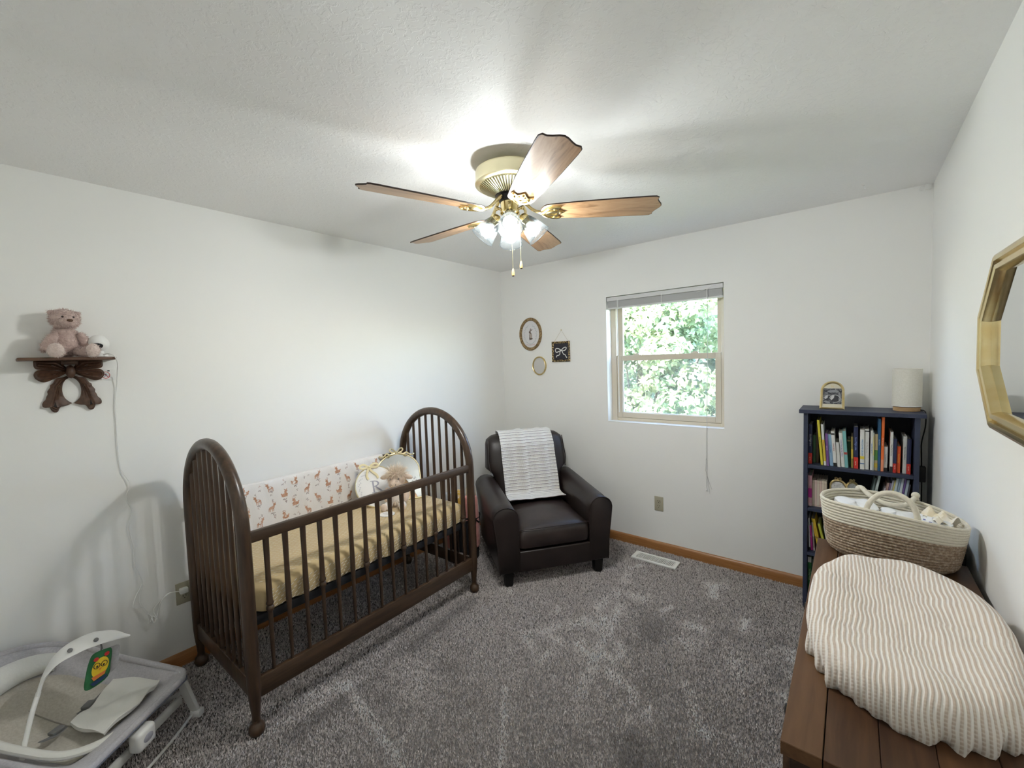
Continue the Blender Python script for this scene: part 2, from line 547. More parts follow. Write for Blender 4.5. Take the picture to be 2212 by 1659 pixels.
# drooping tape at the right of the headrail
m = MB(); m.tube([(1.86 - wx0, .003, .052), (1.93 - wx0, .001, .070), (1.975 - wx0, .002, .086)], .0022, 5)
m.build('loose_tape', m_white, bl)
m = MB(); m.tube([(1.240 - wx0, .004, .07), (1.240 - wx0, .006, -.40), (1.2395 - wx0, .008, -.86)], .0028, 6)
m.build('tilt_wand', m_white, bl)
cd = MB()
m_cord = mat('grey_white_cord', (.55, .55, .55), .8)
zc = lambda z: z - 1.955
cd.tube([(1.935 - wx0, .004, zc(2.02)), (1.934 - wx0, -.002, zc(1.5)), (1.926 - wx0, -.004, zc(1.02)), (1.924 - wx0, -.005, zc(.78))], .0017, 5)
cd.tube([(1.920 - wx0, -.005, zc(.79)), (1.917 - wx0, -.006, zc(.70)), (1.925 - wx0, -.005, zc(.66)), (1.927 - wx0, -.005, zc(.78))], .0012, 5)
cd.tube([(1.925 - wx0, -.005, zc(.665)), (1.922 - wx0, -.006, zc(.57))], .0012, 5)
cd.tube([(1.925 - wx0, -.005, zc(.665)), (1.945 - wx0, -.006, zc(.60)), (1.958 - wx0, -.006, zc(.565))], .0010, 5)
cd.tube([(1.925 - wx0, -.005, zc(.665)), (1.936 - wx0, -.006, zc(.60)), (1.944 - wx0, -.006, zc(.53))], .0010, 5)
pc = cd.build('pull_cord', m_cord, bl)
MB().lathe([(.002, .012), (.005, .004), (.006, -.008), (.003, -.012)], 10, T(1.922 - wx0, -.006, zc(.56))).build('tassel', m_white, pc)

# ------------------------------------------------------------------ outside: trees beyond the window
m_bark = mat('bark', (.17, .14, .11), .9, c2=(.26, .22, .18), nscale=12, stretch=(3, 3, .6), bscale=30, bstr=.6, bdist=.02)
def leaf_mat(name, c1, c2, c3):
    m, nt, b = nodes(name)
    gi = N(nt, 'ShaderNodeAttribute', attribute_name='tint')
    nt.links.new(ramp(nt, gi.outputs['Fac'], [(0, c1), (.5, c2), (1, c3)]), b.inputs['Base Color'])
    b.inputs['Roughness'].default_value = .5
    tr = N(nt, 'ShaderNodeBsdfTranslucent'); mx = N(nt, 'ShaderNodeMixShader'); mx.inputs[0].default_value = .35
    nt.links.new(ramp(nt, gi.outputs['Fac'], [(0, c1), (.5, c2), (1, c3)]), tr.inputs['Color'])
    out = nt.nodes['Material Output']
    nt.links.new(b.outputs[0], mx.inputs[1]); nt.links.new(tr.outputs[0], mx.inputs[2]); nt.links.new(mx.outputs[0], out.inputs[0])
    return m
m_leaf_a = leaf_mat('maple_leaf', (.20, .31, .19), (.36, .45, .27), (.56, .58, .37))
m_leaf_b = leaf_mat('shade_leaf', (.20, .31, .25), (.28, .39, .30), (.42, .49, .36))
GROUND = -2.9
def leaves(name, mt, clumps, per, size, parent):
    vs, fs, tint = [], [], []
    P, Nn = [], []
    V = []
    n = len(clumps) * per
    cen = np.repeat(np.array([c[:3] for c in clumps]), per, 0)
    cr = np.repeat(np.array([c[3] for c in clumps]), per)
    d = rng.normal(size=(n, 3)); d /= np.linalg.norm(d, axis=1)[:, None]
    rr = cr * rng.uniform(.45, 1.0, n) ** .6
    pos = cen + d * rr[:, None] * np.array([1, 1, .75])
    up = d + rng.normal(scale=.6, size=(n, 3)) + np.array([0, 0, .5])
    up /= np.linalg.norm(up, axis=1)[:, None]
    t = rng.normal(size=(n, 3)); t -= up * np.sum(t * up, 1)[:, None]; t /= np.linalg.norm(t, axis=1)[:, None]
    b = np.cross(up, t)
    s = size * rng.uniform(.6, 1.25, n)[:, None]
    # a maple-like five pointed leaf as a fan of 4 vertices x2
    out = [(-.15, 0), (.25, -.55), (.45, -.2), (1.0, 0), (.45, .2), (.25, .55)]
    k = len(out)
    V = np.stack([pos + t * (s * a) + b * (s * c) + up * (s * .12 * (abs(c) > .3)) for a, c in out], 1).astype(np.float32)
    me = bpy.data.meshes.new(name)
    me.vertices.add(n * k); me.vertices.foreach_set('co', V.ravel())
    me.loops.add(n * k); me.loops.foreach_set('vertex_index', np.arange(n * k, dtype=np.int32))
    me.polygons.add(n); me.polygons.foreach_set('loop_start', np.arange(0, n * k, k, dtype=np.int32))
    at = me.attributes.new('tint', 'FLOAT', 'POINT')
    cl = np.repeat(rng.uniform(0, .45, len(clumps)), per) + rng.uniform(0, .55, n)
    at.data.foreach_set('value', np.repeat(cl, k).astype(np.float32))
    me.update(); me.validate()
    me.materials.append(mt)
    o = bpy.data.objects.new(name, me); COL.objects.link(o); o.parent = parent
    o['kind'] = 'stuff'
    return o
def tree(label, x, y, trunk_h, crown, nclump, mt, per, size, spread, front=0):
    t = empty('maple_tree', label, 'tree', (x, y, GROUND), group='trees outside the window')
    m = MB()
    m.tube([(0, 0, 0), (.05, 0, trunk_h * .5), (-.03, .04, trunk_h), (.02, 0, trunk_h + crown[2])], [.20, .17, .14, .04], 10)
    m.build('trunk', m_bark, t)
    cl = []
    for i in range(nclump):
        a = rng.uniform(0, 6.283); q = rng.uniform(.35, 1) ** .5; zz = rng.uniform(-1, 1)
        w = math.sqrt(max(0, 1 - zz * zz))
        cl.append((crown[0] * q * w * math.cos(a), crown[1] * q * w * math.sin(a), trunk_h + crown[2] * .55 + crown[2] * zz * q, rng.uniform(*spread)))
    br = MB()
    for c in cl[::9]:
        br.tube([(0, 0, trunk_h * rng.uniform(.7, 1.1)), (c[0] * .5, c[1] * .5, lerp(trunk_h, c[2], .6)), (c[0], c[1], c[2])], [.045, .03, .010], 6)
    for i in range(front):       # low boughs spreading toward the house
        cl.append((rng.uniform(-crown[0], crown[0]), rng.uniform(-crown[1] * 1.1, -crown[1] * .5), rng.uniform(.2, trunk_h + crown[2] * 1.3), rng.uniform(*spread)))
    br.build('branches', m_bark, t)
    leaves('leaves', mt, cl, per, size, t)
    return t
tree('leafy maple tree with bright yellow green leaves just outside the window', -.7, 5.2, 1.0, (2.9, 1.5, 4.0), 170, m_leaf_a, 150, .105, (.22, .46), 330)
tree('tall dark green tree standing behind the bright maple outside', -3.6, 10.5, 2.2, (4.0, 2.0, 4.6), 130, m_leaf_b, 160, .22, (.45, .85))
tree('spreading tree with blue green leaves standing farthest from the window outside', 5.6, 11.5, 2.0, (3.6, 1.9, 4.2), 80, m_leaf_b, 150, .22, (.45, .85))
m_grass = mat('lawn', (.045, .060, .030), .95, c2=(.065, .085, .040), nscale=4, bscale=40, bstr=.6, bdist=.03)
struct(MB().box((-40, .4, GROUND - .2), (40, 60, GROUND)).build('ground', m_grass, smooth=False))

# small hooks left at the ceiling
hk = MB(); hk.tube(smooth_path([(0, 0, 0), (0, 0, -.014), (.008, 0, -.022), (.013, 0, -.014)], 4), .0016, 6); hk.lathe([(.006, 0), (.006, -.002)], 10)
o_ = hk.build('ceiling_hook', m_white, loc=(2.788, -.241, H)); tag(o_, 'tiny white cup hook screwed into the ceiling above the bookcase', 'hook')
hk = MB(); hk.rbox((-.012, -.012, -.03), (.012, 0, 0), .002); hk.tube(smooth_path([(-.012, -.006, -.012), (-.03, -.008, -.008), (-.034, -.01, -.028), (-.022, -.012, -.034)], 4), .0018, 6)
o_ = hk.build('corner_bracket', m_white, loc=(W - .022, 0, H)); tag(o_, 'small white bracket with a hook in the ceiling corner over the lamp', 'bracket')

# ------------------------------------------------------------------ ceiling fan
FX, FY = 1.546, -1.757
fan = empty('ceiling_fan', 'brass ceiling fan with five oak blades and four lit glass shades', 'ceiling fan', (FX, FY, H))
m_bladewood, _nt, _b = nodes('oak_blade')
_v = mapping(_nt, (1.2, 9, 9))
_f = noise(_nt, _v, 3.2, 6, .6, 1.4)
_nt.links.new(ramp(_nt, _f, [(.30, (.20, .10, .045)), (.46, (.42, .245, .125)), (.62, (.50, .31, .17)), (.75, (.33, .18, .085))]), _b.inputs['Base Color'])
_b.inputs['Roughness'].default_value = .32
m_bladeedge = mat('blade_edge', (.035, .018, .010), .5)
# canopy and motor
cp = MB(); cp.lathe([(.066, 0), (.066, -.005), (.060, -.008), (.058, -.022), (.064, -.026), (.064, -.030)], 40)
can = cp.build('canopy', m_brass_pale, fan)
rb = MB()
for k in range(44):
    a = 360 * k / 44
    rb.box((.0575, -.0016, -.021), (.0620, .0016, -.009), RZ(a))
rb.build('canopy_rib', m_brass, can)['kind'] = 'stuff'
mo = MB(); mo.lathe([(.05, -.026), (.095, -.027), (.136, -.033), (.147, -.041), (.149, -.050), (.1495, -.088), (.152, -.092), (.152, -.098), (.143, -.104), (.130, -.106)], 56)
mot = mo.build('motor_housing', m_brass_pale, fan, angle=35)
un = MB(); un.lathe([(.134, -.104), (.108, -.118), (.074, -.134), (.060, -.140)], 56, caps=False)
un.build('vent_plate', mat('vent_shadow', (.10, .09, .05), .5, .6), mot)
fn = MB()
for k in range(60):
    M = RZ(6 * k)
    fn.add([(.132, -.0028, -.1050), (.132, .0028, -.1050), (.064, .0014, -.139), (.064, -.0014, -.139),
            (.132, -.0028, -.1110), (.132, .0028, -.1110), (.064, .0014, -.146), (.064, -.0014, -.146)],
           [(0, 1, 2, 3), (4, 7, 6, 5), (0, 4, 5, 1), (1, 5, 6, 2), (2, 6, 7, 3), (3, 7, 4, 0)], M)
fn.build('vent_fins', m_brass_pale, mot, smooth=False)['kind'] = 'stuff'
hb = MB(); hb.lathe([(.062, -.136), (.062, -.146), (.050, -.150), (.046, -.172), (.030, -.176)], 32)
hb.build('hub', mat('black_hub', (.012, .011, .012), .3, .2), fan)
ft = MB(); ft.lathe([(.030, -.170), (.040, -.174), (.041, -.178), (.041, -.214), (.044, -.218), (.044, -.224), (.034, -.234), (.016, -.246), (.010, -.262), (.0, -.266)], 32)
fit = ft.build('light_fitter', m_brass, fan)
# blades
BZ = -.222
def blade_outline():
    pts = []
    n = 10
    # root (rounded) -> sides -> scalloped tip
    for k in range(n + 1):
        a = math.pi / 2 + math.pi * k / n
        pts.append((.175 + .035 * math.cos(a), .052 * math.sin(a)))
    right = [(.30, -.062), (.45, -.068), (.60, -.071), (.630, -.070), (.641, -.063), (.640, -.048), (.648, -.032), (.661, -.014), (.666, 0)]
    pts += right
    pts += [(x, -y) for x, y in right[::-1][1:]]
    return pts
bo = blade_outline()
bl_m = MB(); bl_m.prism(bo, -.003, .003)
blade0 = bl_m.build('blade', m_bladewood, fan, smooth=False)
eg = MB(); eg.tube([(x * 1.0, y * 1.004, 0) for x, y in bo], .0034, 5, closed=True)
edge0 = eg.build('edge_band', m_bladeedge, blade0)
# blade iron: curved arm with a scrolled bracket under the blade root
ir = MB()
ir.tube(smooth_path([(.050, 0, .066), (.075, 0, .040), (.105, 0, .010), (.140, 0, -.004), (.180, 0, -.006)], 5), [.008] * 6 + [.007] * 8 + [.008] * 7, 8)
ir.prism([(.140, -.006), (.160, -.030), (.185, -.046), (.215, -.050), (.232, -.044), (.222, -.034), (.214, -.022), (.228, -.012), (.246, 0),
          (.228, .012), (.214, .022), (.222, .034), (.232, .044), (.215, .050), (.185, .046), (.160, .030), (.140, .006)], -.0095, -.0035)
for s in (-1, 1):
    ir.tube(smooth_path([(.150, s * .006, -.010), (.172, s * .030, -.011), (.205, s * .042, -.011), (.226, s * .040, -.011)], 4), .0042, 6)
    ir.tube(smooth_path([(.165, s * .004, -.010), (.195, s * .016, -.011), (.212, s * .012, -.011)], 4), .0036, 6)
    ir.ball((.200, s * .030, -.011), .0055, 8, 6)
ir.ball((.226, 0, -.011), .0055, 8, 6)
iron0 = ir.build('blade_iron', m_brass, blade0)
for k in range(5):
    az = 251.4 + 72 * k
    Mb = T(0, 0, BZ) @ RZ(az) @ RX(-12)
    if k == 0:
        blade = blade0
    else:
        blade = dup_tree(blade0, fan)
    blade.matrix_basis = Mb
    blade['label'] = 'oak grain fan blade with scalloped tip'
# glass shades and bulbs
m_shade = bpy.data.materials.new('ribbed_glass'); m_shade.use_nodes = True
_nt = m_shade.node_tree; _nt.nodes.clear()
_t = N(_nt, 'ShaderNodeBsdfTransparent'); _t.inputs[0].default_value = (.70, .725, .735, 1)
_d = N(_nt, 'ShaderNodeBsdfTranslucent'); _d.inputs[0].default_value = (.86, .92, .94, 1)
_df = N(_nt, 'ShaderNodeBsdfDiffuse'); _df.inputs[0].default_value = (.80, .86, .88, 1)
_g = N(_nt, 'ShaderNodeBsdfGlossy'); _g.inputs['Roughness'].default_value = .12
_x1 = N(_nt, 'ShaderNodeMixShader'); _x1.inputs[0].default_value = .5
_x2 = N(_nt, 'ShaderNodeMixShader'); _x2.inputs[0].default_value = .88
_x3 = N(_nt, 'ShaderNodeMixShader'); _x3.inputs[0].default_value = .05
_o = N(_nt, 'ShaderNodeOutputMaterial')
_nt.links.new(_d.outputs[0], _x1.inputs[1]); _nt.links.new(_df.outputs[0], _x1.inputs[2])
_nt.links.new(_x1.outputs[0], _x2.inputs[1]); _nt.links.new(_g.outputs[0], _x2.inputs[2])
_nt.links.new(_t.outputs[0], _x3.inputs[1]); _nt.links.new(_x2.outputs[0], _x3.inputs[2])
_nt.links.new(_x3.outputs[0], _o.inputs[0])
m_bulb = emit('lit_bulb', BULB_COL, 14.0)      # glowing glass envelope round the light source
_nt = m_bulb.node_tree
_ad = N(_nt, 'ShaderNodeAddShader'); _tb = N(_nt, 'ShaderNodeBsdfTransparent'); _tb.inputs[0].default_value = (.98, .98, .98, 1)
_em = [n for n in _nt.nodes if n.type == 'EMISSION'][0]; _mo = [n for n in _nt.nodes if n.type == 'OUTPUT_MATERIAL'][0]
_nt.links.new(_em.outputs[0], _ad.inputs[0]); _nt.links.new(_tb.outputs[0], _ad.inputs[1]); _nt.links.new(_ad.outputs[0], _mo.inputs[0])
TILT = 40
sh = MB()
prof = [(.021, .0), (.026, -.010), (.034, -.030), (.043, -.060), (.050, -.088), (.0535, -.102), (.055, -.106), (.053, -.106), (.0515, -.102), (.048, -.088), (.041, -.060), (.032, -.030), (.024, -.010)]
seg = 96
vs, fs = [], []
for i, (r, z) in enumerate(prof):
    for k in range(seg):
        a = 2 * math.pi * k / seg
        rr = r + (.0011 if (k % 2 and .03 > 0 and i in (1, 2, 3, 4)) else 0)
        vs.append((rr * math.cos(a), rr * math.sin(a), z))
for i in range(len(prof) - 1):
    for k in range(seg):
        k2 = (k + 1) % seg
        fs.append((i * seg + k, i * seg + k2, (i + 1) * seg + k2, (i + 1) * seg + k))
sh.add(vs, fs)
shade0 = sh.build('glass_shade', m_shade, fan, angle=60)
bu = MB(); bu.lathe([(.0, -.094), (.014, -.092), (.024, -.085), (.030, -.072), (.030, -.062), (.027, -.054)], 20)
bulb0 = bu.build('bulb', m_bulb, shade0)
bu = MB(); bu.lathe([(.0272, -.054), (.0245, -.048), (.017, -.038), (.013, -.028), (.0, -.027)], 20, caps=False)
bu.build('bulb_base', m_white, shade0)
so = MB(); so.lathe([(.012, .018), (.020, .012), (.023, .004), (.024, -.006), (.020, -.008), (.014, -.028), (.0, -.028)], 20)
so.build('socket', m_brass, shade0)
rm = MB(); rm.tube([(.0545 * math.cos(2 * math.pi * k / 48), .0545 * math.sin(2 * math.pi * k / 48), -.104) for k in range(48)], .0022, 6, closed=True)
rm.build('shade_rim', m_shade, shade0)
ld = bpy.data.lights.new('bulb_light', 'POINT')
ld.energy = BULB; ld.color = BULB_COL; ld.shadow_soft_size = .024
lo = bpy.data.objects.new('bulb_light', ld); COL.objects.link(lo)
lo.parent = shade0; lo.location = (0, 0, -.067)
am = MB(); am.tube(smooth_path([(.034, 0, -.205), (.058, 0, -.198), (.070, 0, -.214), (.066, 0, -.236)], 5), .0065, 8)
am.ball((.058, 0, -.199), .010, 10, 8)
arm0 = am.build('lamp_arm', m_brass, fan)
for k, az in enumerate((308, 38, 128, 218)):
    a = arm0 if k == 0 else dup(arm0, fan)
    a.rotation_euler = (0, 0, rad(az))
    s = shade0 if k == 0 else dup_tree(shade0, fan)
    s.matrix_basis = RZ(az) @ T(.062, 0, -.246) @ RY(-TILT)
    s['label'] = 'ribbed clear glass shade with lit bulb'
# pull chains
for (dx, dy, z1) in ((.022, -.018, 1.935), (.050, .006, 1.967)):
    pc = MB()
    pc.tube([(dx, dy, -.235), (dx, dy, z1 + .03 - H)], .0014, 6)
    p_ = pc.build('pull_chain', m_brass_pale, fan)
    kn = MB(); kn.lathe([(.0, .032), (.003, .031), (.0055, .018), (.0068, .008), (.006, .0)], 12, T(dx, dy, z1 - H))
    kn.build('pull_knob', mat('knob_wood', (.62, .42, .18), .4), p_)
    kb = MB(); kb.lathe([(.0062, .003), (.005, -.003), (.0, -.004)], 12, T(dx, dy, z1 - H))
    kb.build('knob_tip', m_slot, p_)

# ------------------------------------------------------------------ crib
crib = empty('crib', 'dark walnut spindle crib with arched ends against the wall', 'crib', (.428, -1.985, 0), .8)
PX, PY, SPR = .355, .675, .862
m_crib_hoop = m_crib
def hoop():
    pts, rs = [], []
    for z, r in ((.055, .0150), (.10, .0175), (.16, .0235), (.21, .0265), (.26, .0270), (.5, .0270), (.75, .0270), (SPR, .0265)):
        pts.append((-PX, 0, z)); rs.append(r)
    for k in range(1, 32):
        a = math.pi - math.pi * k / 32
        pts.append((PX * math.cos(a), 0, SPR + PX * math.sin(a))); rs.append(.0265)
    for z, r in ((SPR, .0265), (.75, .0270), (.5, .0270), (.26, .0270), (.21, .0265), (.16, .0235), (.10, .0175), (.055, .0150)):
        pts.append((PX, 0, z)); rs.append(r)
    m = MB(); m.tube(pts, rs, 14, upv=(0, 1, 0))
    return m
hp = hoop().build('arched_post', m_crib, crib, loc=(0, -PY, 0))
dup(hp, crib, (0, PY, 0))
fm = MB(); fm.lathe([(.0, 0), (.018, .001), (.028, .010), (.0325, .026), (.029, .044), (.020, .054), (.0165, .060), (.0165, .068)], 18)
ft0 = None
for sx in (-1, 1):
    for sy in (-1, 1):
        if ft0 is None: ft0 = fm.build('ball_foot', m_crib, crib, loc=(sx * PX, sy * PY, 0))
        else: dup(ft0, crib, (sx * PX, sy * PY, 0))
# end slats
for k in range(9):
    x = -.284 + .071 * k
    zt = SPR + math.sqrt(PX ** 2 - x ** 2) - .012
    m = MB(); m.lathe([(.0085, .225), (.0105, .5), (.0105, .8), (.0095, zt)], 10)
    s0 = m.build('end_slat', m_crib, crib, loc=(x, -PY, 0))
    dup(s0, crib, (x, PY, 0))
er = MB(); er.rbox((-PX, -.012, .155), (PX, .012, .238), .004)
e0 = er.build('end_rail', m_crib, crib, loc=(0, -PY, 0)); dup(e0, crib, (0, PY, 0))
er = MB(); er.rbox((PX - .013, -PY + .015, .828), (PX + .013, PY - .015, .876), .006)
er.build('top_rail', m_crib_h, crib)
er = MB(); er.rbox((PX - .012, -PY + .015, .158), (PX + .012, PY - .015, .246), .005)
er.build('bottom_rail', m_crib_h, crib)
er = MB(); er.rbox((-PX - .013, -PY + .015, .848), (-PX + .013, PY - .015, .896), .006)
er.build('top_rail', m_crib_h, crib)
er = MB(); er.rbox((-PX - .012, -PY + .015, .158), (-PX + .012, PY - .015, .246), .005)
er.build('bottom_rail', m_crib_h, crib)
sp_plain = MB(); sp_plain.lathe([(.0075, .242), (.0088, .36), (.0092, .47), (.0125, .535), (.0122, .58), (.0110, .70), (.0128, .832)], 12)
sp_bead = MB(); sp_bead.lathe([(.0075, .242), (.0088, .36), (.0094, .495), (.0100, .503), (.0150, .510), (.0165, .518), (.0150, .526), (.0112, .531), (.0150, .537), (.0160, .543), (.0125, .552), (.0122, .58), (.0108, .70), (.0128, .832)], 14)
a0 = sp_plain.build('spindle', m_crib, crib); b0 = sp_bead.build('turned_spindle', m_crib, crib)
ua = ub = False
for k in range(16):
    y = -.592 + .0790 * k
    if k % 3 == 0:
        o = b0 if not ub else dup(b0, crib); ub = True
    else:
        o = a0 if not ua else dup(a0, crib); ua = True
    o.location = (PX, y, 0)
    q = dup(a0, crib, (-PX, y, 0)); q.scale = (1, 1, 1.0)
sb = MB(); sb.rbox((-.330, -.645, .452), (.330, .645, .492), .004)
sb.build('mattress_support', m_black, crib)

# mattress with a fitted sheet
m_sheet = mat('ochre_sheet', (.54, .405, .205), .85, c2=(.60, .46, .25), nscale=6, bscale=7, bstr=.5, bdist=.02, sheen=.2)
m_dash = mat('sheet_dash', (.80, .76, .66), .85)
matt = empty('crib_mattress', 'crib mattress in a tan fitted sheet with small white dashes', 'mattress', (.428, -1.985, .492), .8)
def rrect(hx, hy, r, n=6):
    out = []
    for cx, cy, a0 in ((hx - r, hy - r, 0), (-hx + r, hy - r, 90), (-hx + r, -hy + r, 180), (hx - r, -hy + r, 270)):
        for k in range(n + 1):
            a = rad(a0 + 90 * k / n)
            out.append((cx + r * math.cos(a), cy + r * math.sin(a)))
    return out
def dens(poly, step):
    out = []
    for a, b in zip(poly, poly[1:] + poly[:1]):
        d = math.hypot(b[0] - a[0], b[1] - a[1]); n = max(1, int(d / step))
        out += [(lerp(a[0], b[0], k / n), lerp(a[1], b[1], k / n)) for k in range(n)]
    return out
_per = dens(rrect(.334, .642, .05), .02)
def wob(x, y, z): return .004 * math.sin(31 * y + 9 * z) + .003 * math.sin(57 * y - 40 * z) + .002 * math.sin(93 * y + 20 * x)
rings = []
for ins, z in ((.05, .004), (.02, .0), (.004, .010), (0, .03), (0, .075), (.004, .098), (.016, .116), (.035, .124), (.08, .128), (.16, .130)):
    rg = []
    for x, y in _per:
        k = 1 - ins / .334; ky = 1 - ins / .642
        px, py = x * k, y * ky
        s = wob(x, y, z) * (1 if .0 < z < .12 else .3)
        d = math.hypot(x, y)
        rg.append((px + s * x / d, py + s * y / d, z + (.006 * math.sin(40 * y + 3) * max(0, 1 - z / .03) if z < .03 else 0)))
    rings.append(rg)
rings.append([(x * .05, y * .05, .131) for x, y in _per])
m = MB(); m.loft(rings)
m.build('fitted_sheet', m_sheet, matt)
ds = MB()
def dash(c, t, n, l=.0070, w=.0016):
    c, t, n = Vector(c), Vector(t).normalized(), Vector(n).normalized()
    b = n.cross(t)
    c = c + n * .0012
    ds.add([c - t * l - b * w, c + t * l - b * w, c + t * l + b * w, c - t * l + b * w], [(0, 1, 2, 3)])
j = 0
y = -.60
while y < .61:
    x = -.29 + (.014 if j % 2 else 0)
    while x < .30:
        e = min(.334 - abs(x), .642 - abs(y))
        dash((x + rng.normal(0, .002), y + rng.normal(0, .002), interp(e, [.016, .035, .08, .16, .334], [.117, .1245, .1285, .1305, .1312])), (.5, 1, 0), (0, 0, 1))
        x += .029
    y += .018; j += 1
j = 0
z = .018
while z < .10:
    y = -.58 + (.012 if j % 2 else 0)
    while y < .59:
        s = wob(.334, y, z)
        dash((.334 + s + .0008, y + rng.normal(0, .002), z), (0, 1, .55), (1, 0, .1))
        y += .024
    z += .015; j += 1
o_ = ds.build('dash_print', m_dash, matt, smooth=False, recalc=False); o_['kind'] = 'stuff'

# ------------------------------------------------------------------ printed muslin blanket over the crib's back rail
m_muslin = mat('white_muslin', (.80, .78, .76), .9, bscale=55, bstr=.5, bdist=.003, bstretch=(1, 4, 1))
m_fawn = mat('fawn_print', (.46, .24, .15), .9, c2=(.60, .38, .28), nscale=60)
m_sprig = mat('sprig_print', (.20, .13, .13), .9)
m_sprig2 = mat('rose_sprig_print', (.42, .22, .19), .9)
bk = empty('muslin_blanket', 'white muslin blanket with brown fawn print over the back rail of the crib', 'blanket', (.073, -2.03, .55), .8)
_bp = [(-.024, .06), (-.024, .30), (-.020, .345), (.0, .356), (.020, .350), (.0285, .335), (.033, .28), (.037, .19), (.040, .10), (.041, .085)]
_bl = [0]
for a, b in zip(_bp, _bp[1:]): _bl.append(_bl[-1] + math.hypot(b[0] - a[0], b[1] - a[1]))
def blank(u, v, off=0.0):
    s = v * _bl[-1]
    x = interp(s, _bl, [p[0] for p in _bp]); z = interp(s, _bl, [p[1] for p in _bp])
    y = lerp(-.565, .52, u)
    w = .0022 * math.sin(y * 46 + 2 * math.sin(v * 5)) + .0014 * math.sin(y * 93 + 1)
    return (x + max(w, -.002) * (1 if v > .55 else .4) + off, y, z + .003 * math.sin(y * 7) * (1 if v > .3 else 0))
m = MB(); m.grid(blank, 120, 40, thick=.0012)
m.build('cloth', m_muslin, bk)
def on_blanket(s_y, dz):
    # s_y = local y, dz = distance below the top edge on the front
    s = _bl[4] + dz
    return Vector(blank((s_y + .565) / 1.085, s / _bl[-1], .0018))
def ell(cx, cy, rx, ry, a=0, n=9):
    return [(cx + rx * math.cos(t) * math.cos(a) - ry * math.sin(t) * math.sin(a), cy + rx * math.cos(t) * math.sin(a) + ry * math.sin(t) * math.cos(a))
            for t in [2 * math.pi * k / n for k in range(n)]]
FAWN_SIT = [ell(0, -.1, .62, .34, .15), ell(.30, .62, .26, .22, -.3), ell(.18, .28, .18, .38, .4), [(.08, .72), (-.10, 1.05), (.18, .86)], [(.42, .80), (.60, 1.08), (.30, .88)],
            ell(-.55, .12, .12, .2, .5), [(-.5, -.36), (.55, -.46), (.55, -.34), (-.5, -.26)]]
FAWN_STAND = [ell(-.05, .10, .50, .26, -.15), ell(-.52, .62, .24, .20, .4), ell(-.38, .36, .16, .34, .5), [(-.62, .76), (-.86, 1.02), (-.50, .86)], [(-.40, .80), (-.22, 1.06), (-.34, .70)],
              [(-.40, 0), (-.34, -.62), (-.26, -.62), (-.24, 0)], [(-.16, -.05), (-.12, -.60), (-.04, -.60), (.0, -.05)], [(.18, 0), (.22, -.60), (.30, -.60), (.36, 0)], [(.36, .05), (.44, -.55), (.52, -.55), (.48, .1)]]
SPRIG = [[(-.6, -.1), (.5, .1), (.55, .2), (-.6, 0)], ell(-.35, .22, .22, .09, .8, 6), ell(.0, .28, .22, .09, .9, 6), ell(.2, -.18, .22, .09, -.7, 6), ell(.55, .35, .2, .09, .6, 6)]
BUD = [ell(0, 0, .3, .12, .7, 6), ell(.35, -.3, .26, .10, -.5, 6), ell(-.3, -.35, .24, .1, .2, 6)]
pf, ps, ps2 = MB(), MB(), MB()
def stamp(mb, polys, y, d, sc, flip=1, rot=0):
    c, s = math.cos(rot), math.sin(rot)
    for poly in polys:
        pts = []
        for px, py in poly:
            qx, qy = (px * c - py * s) * flip, px * s + py * c
            yy, dd = y + qx * sc, d - qy * sc
            dd = min(max(dd, .004), .262)
            pts.append(on_blanket(min(max(yy, -.56), .515), dd))
        mb.add(pts, [tuple(range(len(pts)))])
row = 0
d = .038
while d < .26:
    y = -.535 + (.070 if row % 2 else 0)
    k = row
    while y < .50:
        stamp(pf, FAWN_SIT if k % 2 else FAWN_STAND, y + rng.normal(0, .004), d + rng.normal(0, .004), .033, 1 if (k // 2) % 2 else -1)
        stamp(ps, SPRIG, y + .002, d + .028, .019, 1, rng.uniform(-.3, .3))
        for q in range(3):
            stamp(ps if q < 2 else ps2, BUD if q else SPRIG, y + .070 + rng.uniform(-.016, .016), d + rng.uniform(-.03, .03), .013, 1, rng.uniform(0, 3))
        y += .140; k += 1
    d += .064; row += 1
pf.build('fawn_print', m_fawn, bk, smooth=False, recalc=False)['kind'] = 'stuff'
ps.build('sprig_print', m_sprig, bk, smooth=False, recalc=False)['kind'] = 'stuff'
ps2.build('bud_print', m_sprig2, bk, smooth=False, recalc=False)['kind'] = 'stuff'

# ------------------------------------------------------------------ things standing in the crib
MT = .622   # top of the mattress
m_mirror = mat('mirror_glass', (.86, .88, .88), .03, 1.0)
m_goldpale = mat('pale_gold', (.74, .62, .36), .33, .85, c2=(.82, .74, .50), nscale=30)
# arched mirror: plane through base point, leaning back into the far corner of the crib
_ub = Vector((-.24, .14, .335)).normalized(); _wb = Vector((.504, .863, 0)).normalized(); _nb = _wb.cross(_ub)
if _nb.x < 0: _nb = -_nb
am_ = empty('arched_mirror', 'small arched mirror with gold bow crest leaning inside the crib', 'mirror', (.352, -1.552, MT))
MF = frame((0, 0, 0), _wb, _ub, _nb)
def arch_pts(hw, h, base=0.0, n=20):
    pts = [(-hw, base)]
    sh = h - hw * .92
    for k in range(n + 1):
        a = math.pi - math.pi * k / n
        pts.append((hw * math.cos(a), sh + hw * .92 * math.sin(a)))
    pts.append((hw, base))
    return pts
m = MB(); m.prism(arch_pts(.142, .352, .006), .001, .004, MF); m.build('glass', m_mirror, am_, smooth=False)
m = MB(); m.prism(arch_pts(.146, .356, .002), -.006, .001, MF); m.build('backing', m_dark_leg, am_, smooth=False)
